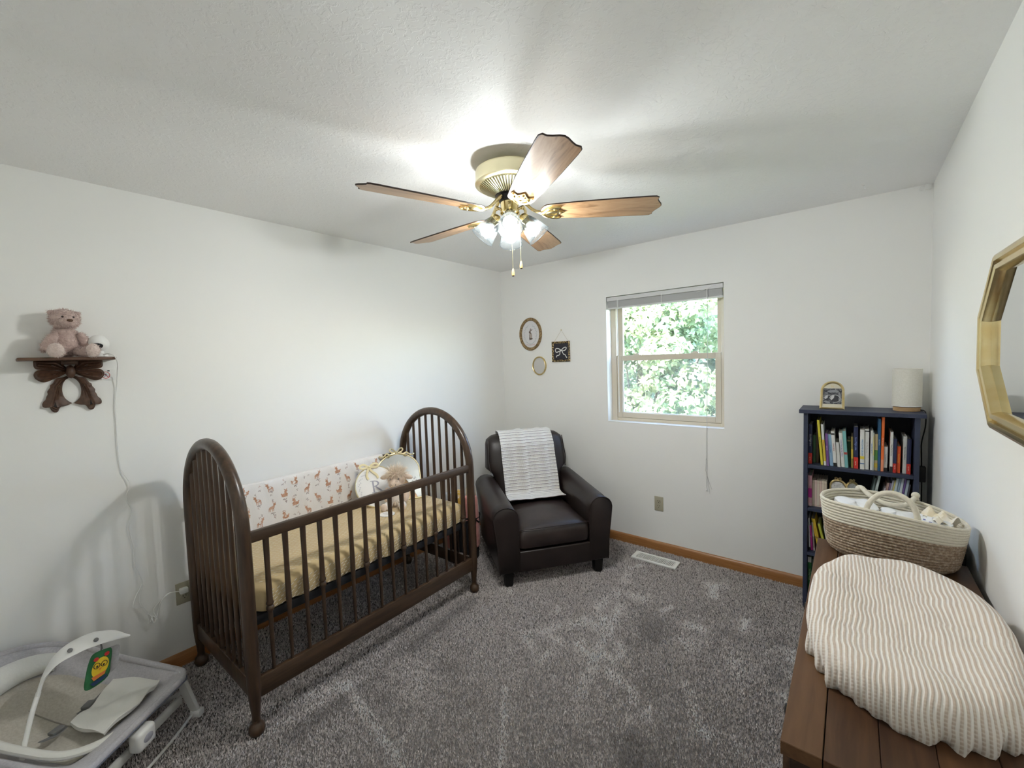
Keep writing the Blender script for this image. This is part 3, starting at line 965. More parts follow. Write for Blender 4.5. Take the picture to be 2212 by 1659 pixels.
m = MB(); m.tube([MF @ Vector((x, y, .003)) for x, y in arch_pts(.147, .357, .004)], .0052, 8, closed=True); m.build('frame', m_goldpale, am_)
cr = MB()
def crest(pts, r): cr.tube([MF @ Vector((x, y, z)) for x, y, z in smooth_path(pts, 5)], r, 8)
for s in (-1, 1):
    crest([(0, .366, .006), (s * .020, .392, .008), (s * .038, .402, .008), (s * .046, .388, .008), (s * .034, .372, .008), (s * .010, .364, .008)], .0055)
    crest([(s * .012, .362, .008), (s * .045, .352, .010), (s * .070, .362, .010), (s * .088, .346, .009), (s * .110, .338, .008), (s * .122, .350, .006)], .0058)
    for q, (x, y) in enumerate(((.030, .362), (.058, .350), (.080, .350), (.098, .338))):
        cr.ball(MF @ Vector((s * x, y, .010)), .0085 - .0008 * q, 8, 6)
    cr.tube([MF @ Vector(p) for p in ((s * .046, .346, .008), (s * .060, .335, .009), (s * .076, .342, .008))], .004, 6)
cr.ball(MF @ Vector((0, .368, .010)), .009, 10, 8)
cr.build('bow_crest', m_goldpale, am_)
m_greyprint = mat('grey_print', (.36, .36, .42), .7)
dp = MB()
for (x, y, r, k) in ((.02, .19, .7, .010), (.055, .155, -.9, .018), (.09, .130, -.6, .014), (.108, .150, .9, .020), (.118, .125, 1.3, .022), (.098, .112, 1.9, .016)):
    for poly in SPRIG:
        c, s = math.cos(r), math.sin(r)
        dp.face([(x + (a * c - b * s) * k, y + (a * s + b * c) * k) for a, b in poly], .0046, MF)
dp.build('sprig_decal', m_greyprint, am_, smooth=False, recalc=False)['kind'] = 'stuff'

# round sign with the letter R
_us = Vector((-.50, .20, .84)).normalized(); _ws = Vector((.37, .93, 0)).normalized(); _ns = _ws.cross(_us)
if _ns.x < 0: _ns = -_ns
_us = _ns.cross(_ws)
SR = .132
rs_ = empty('round_sign', 'round white sign with a grey letter R and a ribbon bow', 'sign', (.335, -1.715, MT))
SF = frame((0, 0, 0), _ws, _us, _ns)
m_signw = mat('sign_white', (.80, .79, .76), .6)
m_ribbon = mat('cream_ribbon', (.72, .62, .36), .5, sheen=.3)
m = MB(); m.prism([(SR * math.cos(t), SR * 1.08 + SR * 1.08 * math.sin(t)) for t in [2 * math.pi * k / 40 for k in range(40)]], -.004, .003, SF); m.build('board', m_signw, rs_, angle=30)
m = MB(); m.tube([SF @ Vector((SR * math.cos(t), SR * 1.08 * (1 + math.sin(t)), 0)) for t in [2 * math.pi * k / 48 for k in range(48)]], .0045, 8, closed=True, flat=1.3); m.build('edge_band', m_goldpale, rs_)
lt = MB()
def _pz(poly): lt.prism(poly, .003, .0042, SF @ T(.002, SR * 1.06, 0))
_pz([(-.026, -.040), (-.016, -.040), (-.016, .040), (-.026, .040)])
_pz([(-.036, -.042), (-.006, -.042), (-.006, -.038), (-.036, -.038)]); _pz([(-.036, .038), (-.016, .038), (-.016, .042), (-.036, .042)])
_pz([(-.016 + (.034 if k < 15 else .024) * math.cos(t) * (1 if k < 15 else 1), .0205 + (.0215 if k < 15 else .0155) * math.sin(t)) for k, t in list(enumerate([rad(90 - 180 * q / 14) for q in range(15)])) + [(15 + j, rad(-90 + 180 * j / 14)) for j in range(15)]])
_pz([(-.012, .0005), (-.002, .0005), (.036, -.036), (.044, -.038), (.044, -.042), (.026, -.042)])
lt.build('letter', m_greyprint, rs_, smooth=False)['kind'] = 'stuff'
dp = MB()
for k in range(30):
    t = rad(100 + 160 * k / 29) if k < 22 else rad(-60 + 90 * (k - 22) / 8)
    rr = SR * (.80 + .05 * math.sin(k * 2.1))
    x, y = rr * math.cos(t), SR * 1.08 + rr * 1.08 * math.sin(t)
    r = t + 1.57 + rng.uniform(-.6, .6)
    for poly in BUD:
        c, s = math.cos(r), math.sin(r)
        dp.face([(x + (a * c - b * s) * .011, y + (a * s + b * c) * .011) for a, b in poly], .0037, SF)
dp.build('leaf_wreath', m_greyprint, rs_, smooth=False, recalc=False)['kind'] = 'stuff'
rbn = MB()
def ribbon(pts, w=.0075):
    P = smooth_path([(x, y, z) for x, y, z in pts], 5)
    rbn.tube([SF @ Vector(p) for p in P], w, 8, flat=.22, upv=SF.to_3x3() @ Vector((0, 0, 1)))
bx, by = -.030, SR * 2.10
for s in (-1, 1):
    ribbon([(bx, by, .010), (bx + s * .032, by + .020, .014), (bx + s * .058, by + .014, .014), (bx + s * .050, by - .004, .012), (bx, by, .012)])
    ribbon([(bx, by, .012), (bx + s * .014, by - .030, .012), (bx + s * .022 + (.02 if s > 0 else 0), by - .060, .010), (bx + s * .014 + (.035 if s > 0 else 0), by - .085, .009)])
rbn.ball(SF @ Vector((bx, by, .014)), .0085, 10, 8)
rbn.build('ribbon_bow', m_ribbon, rs_)

# plush animal sitting in front of the mirror
def fuzz(name, mt, parent, balls, n, l, w=.0011, seed=3):
    """short fur strands standing on ellipsoids [(centre, radii, matrix)]"""
    g = np.random.default_rng(seed)
    m = MB()
    tot = sum(b[1][0] * b[1][1] + b[1][1] * b[1][2] + b[1][0] * b[1][2] for b in balls)
    for c, r, M in balls:
        k = int(n * (r[0] * r[1] + r[1] * r[2] + r[0] * r[2]) / tot)
        for _ in range(k):
            d = Vector(g.normal(size=3)).normalized()
            p = Vector((c[0] + d.x * r[0], c[1] + d.y * r[1], c[2] + d.z * r[2]))
            nn = Vector((d.x / r[0], d.y / r[1], d.z / r[2])).normalized()
            q = (nn + Vector(g.normal(scale=.55, size=3)) + Vector((0, 0, -.25))).normalized()
            s = q.cross(Vector(g.normal(size=3))).normalized()
            ll = l * g.uniform(.6, 1.3)
            pts = [p - s * w - nn * .001, p + s * w - nn * .001, p + q * ll + nn * ll * .2]
            if M is not None: pts = [M @ a for a in pts]
            m.add(pts, [(0, 1, 2)])
    o = m.build(name, mt, parent, smooth=False, recalc=False)
    o['kind'] = 'stuff'
    return o
m_plush = mat('cream_plush', (.70, .55, .43), .95, c2=(.80, .66, .55), nscale=30, sheen=.4, bscale=90, bstr=.6, bdist=.004)
m_plush_l = mat('cream_fur', (.74, .62, .48), .95, c2=(.82, .72, .60), nscale=30, sheen=.4)
m_plush_w = mat('white_plush', (.80, .76, .74), .95, sheen=.4, bscale=90, bstr=.5, bdist=.004)
m_eye = mat('black_eye', (.01, .008, .007), .15)
# local axes: -Y is the way it looks
pl = empty('plush_toy', 'cream plush animal with a fluffy topknot sitting in the crib', 'plush toy', (.43, -1.640, MT), 38); pl.scale = (1.18, 1.18, 1.18)
bd = MB(); bd.ball((0, .01, .060), (.055, .050, .062)); bd.build('body', m_plush_w, pl)
hd = MB(); hd.ball((0, 0, .155), (.047, .046, .045), 18, 12); hd.ball((0, -.040, .140), (.034, .026, .026), 14, 10)
hdo = hd.build('head', m_plush, pl)
for s in (-1, 1):
    e = MB(); e.ball((s * .022, -.042, .166), .0055, 10, 8); e.build('eye', m_eye, hdo)
    e = MB(); e.ball((0, 0, 0), (.030, .010, .014), 12, 8, T(s * .062, .0, .168) @ RY(s * 14)); e.build('ear', m_plush, hdo)
    e = MB(); e.ball((0, 0, 0), (.022, .038, .020), 12, 8, T(s * .040, -.050, .022) @ RZ(s * 16)); lg = e.build('leg', m_plush_w, pl)
    e = MB(); e.ball((s * .050, -.086, .024), (.019, .012, .020), 12, 8); e.build('paw', m_plush, lg)
    e = MB(); e.ball((0, 0, 0), (.017, .018, .040), 12, 8, T(s * .055, -.014, .072) @ RX(-22)); e.build('arm', m_plush, pl)
    e = MB(); e.ball((s * .012, -.064, .140), .003, 8, 6); e.build('nostril', m_eye, hdo)
fuzz('topknot', m_plush_l, hdo, [((0, -.008, .192), (.036, .034, .016), None)], 900, .038, .0013, 5)
fuzz('fleece', m_plush_l, pl, [((0, .01, .060), (.055, .050, .062), None)], 700, .014, .0012, 6)
fuzz('fur', m_plush, hdo, [((0, 0, .155), (.047, .046, .045), None), ((0, -.040, .140), (.034, .026, .026), None)], 800, .008, .0010, 7)

# round storybook lying at the sign's foot
o_ = empty('board_book', 'thin round white card lying flat on the crib sheet', 'card', (.50, -1.77, MT - .002), 20)
m = MB(); m.lathe([(.0, 0), (.046, 0), (.046, .006), (.0, .006)], 28); m.build('cover', m_signw, o_, angle=30)
m = MB(); m.tube([(.046 * math.cos(t), .046 * math.sin(t), .0015) for t in [2 * math.pi * k / 28 for k in range(28)]], .0018, 6, closed=True); m.build('dark_rim', m_slot, o_)
m = MB(); m.box((-.030, -.006, .006), (.022, -.003, .0066)); m.box((-.02, .008, .006), (.03, .0105, .0066)); m.build('printed_line', m_greyprint, o_, smooth=False)

# ------------------------------------------------------------------ armchair
ch = empty('armchair', 'dark brown leather armchair with rolled arms and black block legs', 'armchair', (.842, -.638, 0), 53.3)
# base
m = MB(); m.rbox((-.285, -.335, .10), (.285, .37, .27), .012); m.build('base', m_leather, ch)
# footrest panel
m = MB(); m.rbox((-.262, -.386, .102), (.262, -.345, .246), .010, 3); m.build('footrest_panel', m_leather, ch)
# seat cushion (rounded, crowned)
def cushion(x0, x1, y0, y1, z0, z1, crown, bulge, n=18):
    m = MB()
    rings = []
    prof = [(.94, 0), (1.0, .10), (1.012, .35), (1.012, .62), (.995, .84), (.95, .95), (.86, 1.0), (.6, 1.0), (.3, 1.0), (.02, 1.0)]
    per = dens(rrect((x1 - x0) / 2, (y1 - y0) / 2, .045), .03)
    cx, cy = (x0 + x1) / 2, (y0 + y1) / 2
    for k, h in prof:
        rg = []
        for x, y in per:
            px, py = x * k, y * k
            e = (1 - (px / ((x1 - x0) / 2)) ** 2) * (1 - (py / ((y1 - y0) / 2)) ** 2)
            z = z0 + (z1 - z0) * h + (crown * max(e, 0) if h > .9 else 0)
            if h > .3: z -= .012 * (abs(px) / ((x1 - x0) / 2)) ** 3 * (py < 0)
            bf = bulge * math.sin(math.pi * min(h, 1)) * (y < -(y1 - y0) / 2 + .06) * (1 - (px / ((x1 - x0) / 2)) ** 2)
            rg.append((cx + px, cy + py - bf, z))
        rings.append(rg)
    m.loft(rings)
    return m
sc = cushion(-.262, .262, -.385, .22, .252, .405, .038, .012).build('seat_cushion', m_leather_worn, ch)
m = MB(); m.tube(smooth_path([(-.255, -.376, .392), (-.12, -.396, .400), (.12, -.396, .400), (.255, -.376, .392)], 6), .0035, 6); m.build('seam', m_leather, sc)
# back: loft of rounded sections going up, leaning backwards
def back_sec(z):
    t = (z - .34) / .60
    yf = .155 + .135 * t - .018 * math.sin(math.pi * min(max(t, 0), 1))
    yb = .375 + .06 * t
    hw = interp(z, [.34, .62, .66, .90, .94], [.275, .285, .350, .335, .30])
    return yf, yb, hw
m = MB()
rings = []
for z in (.30, .40, .50, .60, .635, .67, .72, .80, .86, .895, .915, .928):
    yf, yb, hw = back_sec(z)
    e = max(0, (z - .86) / .07)
    yf += .05 * e * e; yb -= .03 * e * e; hw -= .030 * e * e
    sec = []
    for k in range(28):
        a = 2 * math.pi * k / 28
        c, s = math.cos(a), math.sin(a)
        x = hw * abs(c) ** .32 * (1 if c >= 0 else -1)
        y = (yf + yb) / 2 + (yb - yf) / 2 * abs(s) ** .55 * (1 if s >= 0 else -1)
        top = .012 * (1 - (x / hw) ** 2) if z > .9 else 0
        sec.append((x, y, z + top))
    rings.append(sec)
m.loft(rings)
bkc = m.build('backrest', m_leather, ch)
for s in (-1, 1):
    pts = []
    for z in (.65, .72, .80, .86, .90):
        yf, yb, hw = back_sec(z)
        pts.append((s * (hw - .012), yf + .018, z))
    m = MB(); m.tube(smooth_path(pts, 4), .004, 6); m.build('piping', m_leather, bkc)
# arms
def arm_sec(s, y, n=9):
    zt = lerp(.562, .612, (y + .385) / .70)
    pts = [(.263, .105), (.263, .30), (.262, zt - .085)]
    cx, r = .348, .084
    for k in range(n + 1):
        a = math.pi - math.pi * k / n
        pts.append((cx + r * math.cos(a) * (1.0 if a > 1.57 else 1.06), zt - .078 + .078 * math.sin(a)))
    pts += [(.428, zt - .16), (.412, .28), (.402, .105)]
    return [(s * x, y, z) for x, z in pts]
for s in (-1, 1):
    m = MB()
    ys = [-.385, -.378, -.30, -.1, .1, .25, .33, .345]
    rings = [arm_sec(s, y) for y in ys]
    def shrink(rg, k, c): return [(c[0] + (p[0] - c[0]) * k, p[1], c[1] + (p[2] - c[1]) * k) for p in rg]
    rings[0] = shrink(rings[0], .965, (s * .34, .33)); rings[-1] = shrink(rings[-1], .95, (s * .34, .33))
    m.loft(rings)
    a = m.build('arm', m_leather, ch, angle=50)
    m = MB(); pp = arm_sec(s, -.383)
    m.tube(pp, .0042, 6); m.build('piping', m_leather, a)
for sx in (-1, 1):
    for y in (-.335, .33):
        m = MB()
        w, w2 = .032, .025
        m.loft([[(sx * .335 + a * w2, y + b * w2, 0) for a, b in ((-1, -1), (1, -1), (1, 1), (-1, 1))], [(sx * .335 + a * w, y + b * w, .106) for a, b in ((-1, -1), (1, -1), (1, 1), (-1, 1))]])
        m.build('leg', m_dark_leg, ch, smooth=False)

# knitted throw over the back
m_knit, _nt, _b = nodes('striped_knit')
_s, _t2, _vec = st_xy(_nt)
_b.inputs['Roughness'].default_value = .95; _b.inputs['Sheen Weight'].default_value = .3
_cy2 = math_node(_nt, 'FRACT', math_node(_nt, 'MULTIPLY', _t2, 44.0))
_w = noise(_nt, mapping(_nt), 60, 3)
_off = math_node(_nt, 'ADD', _cy2, math_node(_nt, 'MULTIPLY', math_node(_nt, 'SUBTRACT', _w, .5), .22))
_line = ramp(_nt, _off, [(.0, (.20, .17, .17)), (.13, (.26, .22, .21)), (.20, (.80, .78, .72)), (.9, (.84, .82, .77)), (1.0, (.6, .57, .53))])
_nt.links.new(_line, _b.inputs['Base Color'])
_wv = math_node(_nt, 'SINE', math_node(_nt, 'MULTIPLY', _s, 420.0))
_h = math_node(_nt, 'ADD', math_node(_nt, 'MULTIPLY', _wv, .25), math_node(_nt, 'SINE', math_node(_nt, 'MULTIPLY', _t2, 44 * 6.283)))
bump(_nt, _b, _h, .5, .004)
th = empty('knit_throw', 'cream knitted throw with thin dark stripes draped over the armchair back', 'throw', (.842, -.638, .45), 53.3)
_tp = [(.462, .12), (.458, .40), (.452, .466), (.430, .500), (.380, .508), (.325, .503), (.288, .478)]
for z in (.86, .80, .72, .65, .58, .50, .47):
    yf, yb, hw = back_sec(z)
    _tp.append((yf - .016 - (.012 if z > .84 else .006 if z > .78 else 0), z - .45))
_tp += [(.118, .006), (.075, .001), (.010, .004)]
_tl = [0]
for a, b in zip(_tp, _tp[1:]): _tl.append(_tl[-1] + math.hypot(b[0] - a[0], b[1] - a[1]))
def throw(u, v):
    s = v * _tl[-1]
    y = interp(s, _tl, [p[0] for p in _tp]); z = interp(s, _tl, [p[1] for p in _tp])
    hw = lerp(.225, .232, v)
    x = lerp(-hw, hw, u) + .012 * v - .006 + .004 * math.sin(v * 9)
    w = .007 * math.sin(u * 17 + v * 2.2) * math.sin(math.pi * u) + .004 * math.sin(u * 31 + 1 + v)
    if v > .35: y -= max(w, -.004) + .001
    else: z += max(w, -.003) * (1 if v > .2 else 0)
    if s > _tl[-4]: z += .004 + .006 * (s - _tl[-4]) / .1 + .012 * abs(u - .5) * (u < .5)
    return (x, y, z)
m = MB(); m.grid(throw, 60, 150, thick=.004)
m.build('knit', m_knit, th)

# black fabric bin with rolled blankets between crib and chair
bn = empty('fabric_bin', 'black fabric bin filled with rolled blankets beside the armchair', 'bin', (.335, -.985, 0))
m = MB(); m.lathe([(.125, .0), (.130, .004), (.140, .16), (.150, .335), (.146, .338), (.136, .16), (.124, .012), (.0, .012)], 32); m.build('body', m_black, bn)
m = MB(); m.tube([(.148 * math.cos(t), .148 * math.sin(t), .336) for t in [2 * math.pi * k / 32 for k in range(32)]], .005, 6, closed=True); m.build('rim', m_black, bn)
m = MB(); m.tube(smooth_path([(.10, -.112, .30), (.135, -.085, .36), (.140, .0, .335), (.148, .045, .30)], 5), .007, 6); m.build('strap_handle', m_dark_leg, bn)
m_pinkroll = mat('pink_quilt', (.62, .24, .21), .9, c2=(.72, .34, .30), nscale=18, bscale=40, bstr=.8, bdist=.01, sheen=.3)
m_floralroll = mat('cream_floral_cloth', (.68, .62, .50), .9, c2=(.50, .36, .20), nscale=38, lo=.56, hi=.62, bscale=30, bstr=.6, bdist=.008)
m_blueroll = mat('pale_blue_cloth', (.62, .70, .80), .9, c2=(.80, .82, .84), nscale=26, bscale=30, bstr=.6, bdist=.008)
m_yellowroll = mat('mustard_print_cloth', (.62, .38, .06), .9, c2=(.80, .74, .60), nscale=30, lo=.5, hi=.6, bscale=30, bstr=.6, bdist=.008)
def roll(label, mt, c, r, h, tilt, name='rolled_blanket', turns=2.6):
    o = empty(name, label, 'blanket', c, group='rolled blankets in the black bin')
    M = RX(tilt[0]) @ RY(tilt[1])
    # spiral end and puffy side
    m = MB()
    m.lathe([(.0, 0), (r * .85, 0), (r, .015), (r * 1.04, h * .3), (r * 1.02, h * .75), (r * .96, h - .012), (r * .84, h), (r * .6, h - .006), (r * .3, h - .008), (0, h - .008)], 24, M)
    a = m.build('roll', mt, o)
    sp = []
    for k in range(int(turns * 18)):
        t = 2 * math.pi * k / 18
        q = r * (.10 + .78 * k / (turns * 18))
        sp.append(M @ Vector((q * math.cos(t), q * math.sin(t), h - .004)))
    m = MB(); m.tube(sp, .006, 6); m.build('coiled_edge', mt, a)
    return o
roll('pink quilted blanket rolled up and standing tallest beside the armchair', m_pinkroll, (.425, -.950, .10), .056, .400, (2, 0))
roll('dusty pink quilted blanket rolled up low beside the crib end', m_pinkroll, (.325, -1.075, .10), .050, .36, (2, 2))
roll('cream floral blanket rolled up behind the pink roll', m_floralroll, (.345, -.885, .10), .042, .455, (2, 3))
roll('mustard patterned blanket rolled up behind the crib end', m_yellowroll, (.310, -.975, .10), .042, .43, (2, -2))
roll('pale blue blanket rolled up in the bin against the wall side', m_blueroll, (.225, -1.000, .10), .038, .40, (0, -2))

# ------------------------------------------------------------------ bookcase
BX0, BX1, BYF, BTOP = 2.528, 3.030, -.250, 1.188
bc = empty('bookcase', 'narrow navy blue bookcase full of picture books in the corner', 'bookcase', (BX0, 0, 0))
def bbx(name, a, b, mt=m_navy, bevel=.002):
    m = MB(); m.box((a[0] - BX0, a[1], a[2]), (b[0] - BX0, b[1], b[2])); return m.build(name, mt, bc, smooth=False, bevel=bevel)
bbx('side_panel', (BX0, BYF, 0), (BX0 + .021, -.018, BTOP))
bbx('side_panel', (BX1 - .021, BYF, 0), (BX1, -.018, BTOP))
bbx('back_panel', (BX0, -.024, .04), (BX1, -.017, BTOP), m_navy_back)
bbx('top_board', (2.507, -.272, BTOP), (3.052, -.017, 1.210))
for z in (.878, .618, .346, .062):
    bbx('shelf_board', (BX0 + .0205, BYF + .004, z - .020), (BX1 - .0205, -.023, z))
bbx('kick_board', (BX0 + .02, BYF + .02, 0), (BX1 - .02, BYF + .035, .042))

def colmat(name, c, rough=.5):
    return mat(name, c, rough)
_cm = {}
def cmat(c):
    k = tuple(round(v, 3) for v in c)
    if k not in _cm: _cm[k] = mat('paper_%02d' % len(_cm), c, .5)
    return _cm[k]
NAVY, RED, WHITE, YEL, PURP, LBLUE, TEAL = (.018, .024, .075), (.62, .035, .025), (.76, .76, .73), (.72, .62, .05), (.20, .09, .30), (.28, .45, .62), (.22, .50, .50)
DGRN, OLIVE, BLUE, ORNG, TAN, GREY, MAG, PINK, BRN = (.05, .14, .07), (.30, .24, .06), (.02, .10, .22), (.80, .16, .03), (.50, .40, .22), (.58, .58, .56), (.62, .04, .30), (.78, .42, .46), (.10, .07, .05)
m_page = mat('page_block', (.70, .67, .58), .8, c2=(.60, .57, .48), nscale=200, stretch=(6, .1, .1))
_bmesh = {}
def book(label, xb, xt, zb, h, w, color, depth=.17, yf=-.205, bands=(), text=None, tcol=WHITE, tsize=None, group='books on the top shelf of the bookcase', tpos=.55, name='picture_book'):
    """a book standing with its spine to the room; xb/xt = left edge at the bottom/top (lean)"""
    o = empty(name, label, 'book', (xb, yf, zb), group=group)
    sh = (xt - xb) / h
    Msh = Matrix(((1, 0, sh, 0), (0, 1, 0, 0), (0, 0, 1, 0), (0, 0, 0, 1)))
    m = MB()
    c = .0016 if w > .006 else .001
    m.box((0, .001, 0), (c, depth, h), Msh); m.box((w - c, .001, 0), (w, depth, h), Msh)
    sp = [(0, .002), (w * .15, .0004), (w * .5, 0), (w * .85, .0004), (w, .002), (w, .0035), (0, .0035)]
    m.loft([[(x, y, 0) for x, y in sp], [(x, y, h) for x, y in sp]], M=Msh)
    cv = m.build('cover', cmat(color), o, angle=30)
    m = MB(); m.box((c, .003, .003), (w - c, depth - .003, h - .003), Msh); m.build('pages', m_page, o, smooth=False)
    for z0, z1, bcx in bands:
        m = MB(); m.box((.0001, -.0006, z0 * h), (w - .0001, .0026, z1 * h), Msh); m.build('spine_band', cmat(bcx), cv, smooth=False)
    if text:
        ts = tsize or min(w * .62, .012)
        Mt = Msh @ T(w / 2, -.0009, tpos * h) @ RX(90) @ RZ(-90)
        text_mesh(text, ts, 'spine_title', cmat(tcol), cv, Mt, extrude=.0001, space=.9)
    return o
Z1 = .878
REDB = [(0, .27, RED)]
BOOKS = [
 ('navy Good Night book with red foot at the window end of the top shelf', 2.550, 2.550, .238, .018, NAVY, REDB, 'Good Night Farm', WHITE),
 ('thin dark green book pushed back beside the first navy book', 2.570, 2.570, .168, .013, DGRN, [], None, WHITE),
 ('dark brown book pushed back behind the tall yellow book', 2.586, 2.585, .236, .012, BRN, [], None, WHITE),
 ('tall bright yellow book leaning on its neighbours', 2.611, 2.590, .266, .0115, YEL, [], 'Bumble & Bee', (.05, .05, .05)),
 ('slim white book with red lettering leaning beside the yellow one', 2.626, 2.609, .243, .0115, WHITE, [(.10, .62, (.70, .52, .06))], 'Thanks a Lot', (.55, .04, .05)),
 ('slim purple book between a white and a light blue spine', 2.639, 2.630, .190, .0115, PURP, [], 'Little Nell', (.80, .62, .82)),
 ('light blue book with a short spine beside the purple one', 2.653, 2.641, .184, .017, LBLUE, [], 'Guess How', (.05, .12, .30)),
 ('white book with a black foot and black top mark', 2.671, 2.657, .204, .016, WHITE, [(0, .10, (.02, .02, .02)), (.90, .95, (.03, .03, .03))], 'Llama Llama', (.35, .06, .06)),
 ('short plain white book between two taller white spines', 2.689, 2.680, .142, .0145, (.66, .66, .64), [], None, WHITE),
 ('white book titled I Love You Like No Other in purple', 2.706, 2.693, .198, .0165, WHITE, [], 'I Love You Like No Other', (.22, .12, .40)),
 ('teal book leaning beside the white love book', 2.7235, 2.710, .210, .015, TEAL, [(.36, .42, (.45, .08, .07))], None, WHITE),
 ('dark green book pushed back in the middle of the top shelf', 2.736, 2.732, .160, .0145, DGRN, [(.90, .96, TAN)], None, WHITE),
 ('olive and gold spine beside the second navy book', 2.7515, 2.749, .180, .009, OLIVE, [(.3, .6, (.60, .46, .06))], None, WHITE),
 ('navy Good Night book with red foot beside the WATCH ME GROW book', 2.7625, 2.760, .238, .0195, NAVY, REDB, 'Good Night Lake', (.22, .30, .66)),
 ('thick white book titled WATCH ME GROW in blue', 2.790, 2.789, .226, .0185, WHITE, [(.135, .155, (.03, .14, .40)), (.26, .33, (.78, .62, .06))], 'WATCH ME GROW', (.05, .30, .62)),
 ('thick white book with grey lettering beside WATCH ME GROW', 2.8095, 2.8095, .228, .0185, WHITE, [(.94, .965, (.03, .03, .03))], 'Oh The Stories', (.50, .50, .48)),
 ('slim white book with blue lettering', 2.8335, 2.8345, .223, .0105, WHITE, [], 'Guess Who Loves You', (.10, .22, .55)),
 ('very thin pale blue and yellow paperback', 2.845, 2.8455, .212, .004, (.60, .66, .62), [(.4, .9, (.75, .66, .30))], None, WHITE),
 ('tan book with a green meadow on its spine', 2.850, 2.8515, .204, .0145, TAN, [(.28, .56, (.10, .26, .06)), (.08, .2, (.55, .42, .05))], None, WHITE),
 ('tall deep blue book beside the orange one', 2.8655, 2.8655, .290, .0115, BLUE, [], 'Baby Names', (.55, .70, .85)),
 ('tall orange book, tallest on the top shelf', 2.878, 2.881, .300, .0115, ORNG, [(.01, .22, (.80, .30, .16))], 'First Year Guide', (.90, .78, .62)),
 ('short white book with a black foot beside the orange one', 2.8905, 2.892, .138, .0145, (.62, .62, .60), [(0, .15, (.03, .03, .03))], 'The Rainbow', (.20, .20, .20)),
 ('slim white book with black lettering standing alone', 2.9155, 2.917, .222, .0115, WHITE, [(0, .14, (.03, .03, .03))], 'Where The Wind Goes', (.15, .12, .12)),
 ('dark navy book with a red foot beside the short orange one', 2.9275, 2.930, .186, .0135, NAVY, REDB, None, WHITE),
 ('short bright orange red book between the navy spines on the top shelf', 2.943, 2.945, .145, .0145, (.72, .09, .02), [], 'Good Morning', (.85, .50, .05)),
 ('grey white book with black lettering against the last navy spine', 2.967, 2.969, .202, .0145, GREY, [], 'Baby Loves Numbers', (.12, .12, .12)),
 ('dark navy book with a red foot at the wall end of the top shelf', 2.982, 2.985, .190, .0160, NAVY, [(0, .29, RED)], None, WHITE),
]
for i, (lab, xb, xt, h, w, c, bands, tx, tc) in enumerate(BOOKS):
    yf = -.165 if 'pushed back' in lab else -.208 - .004 * ((i * 7) % 3)
    book(lab, xb, xt, Z1, h, w, c, depth=.13 if 'pushed' in lab else .172, yf=yf, bands=bands, text=tx, tcol=tc, tpos=.60 if bands is REDB else .55)
# publisher mark on the red feet
for o in [x for x in bpy.data.objects if x.name.startswith('picture_book') and x.parent is None]:
    if 'red foot' in o['label']:
        cv = [c for c in o.children if c.name.startswith('cover')][0]
        text_mesh('tiger tales', .0072, 'publisher_mark', cmat((.85, .70, .50)), cv, T(.0085, -.0012, .030) @ RX(90) @ RZ(-90), extrude=.0001, space=.85)

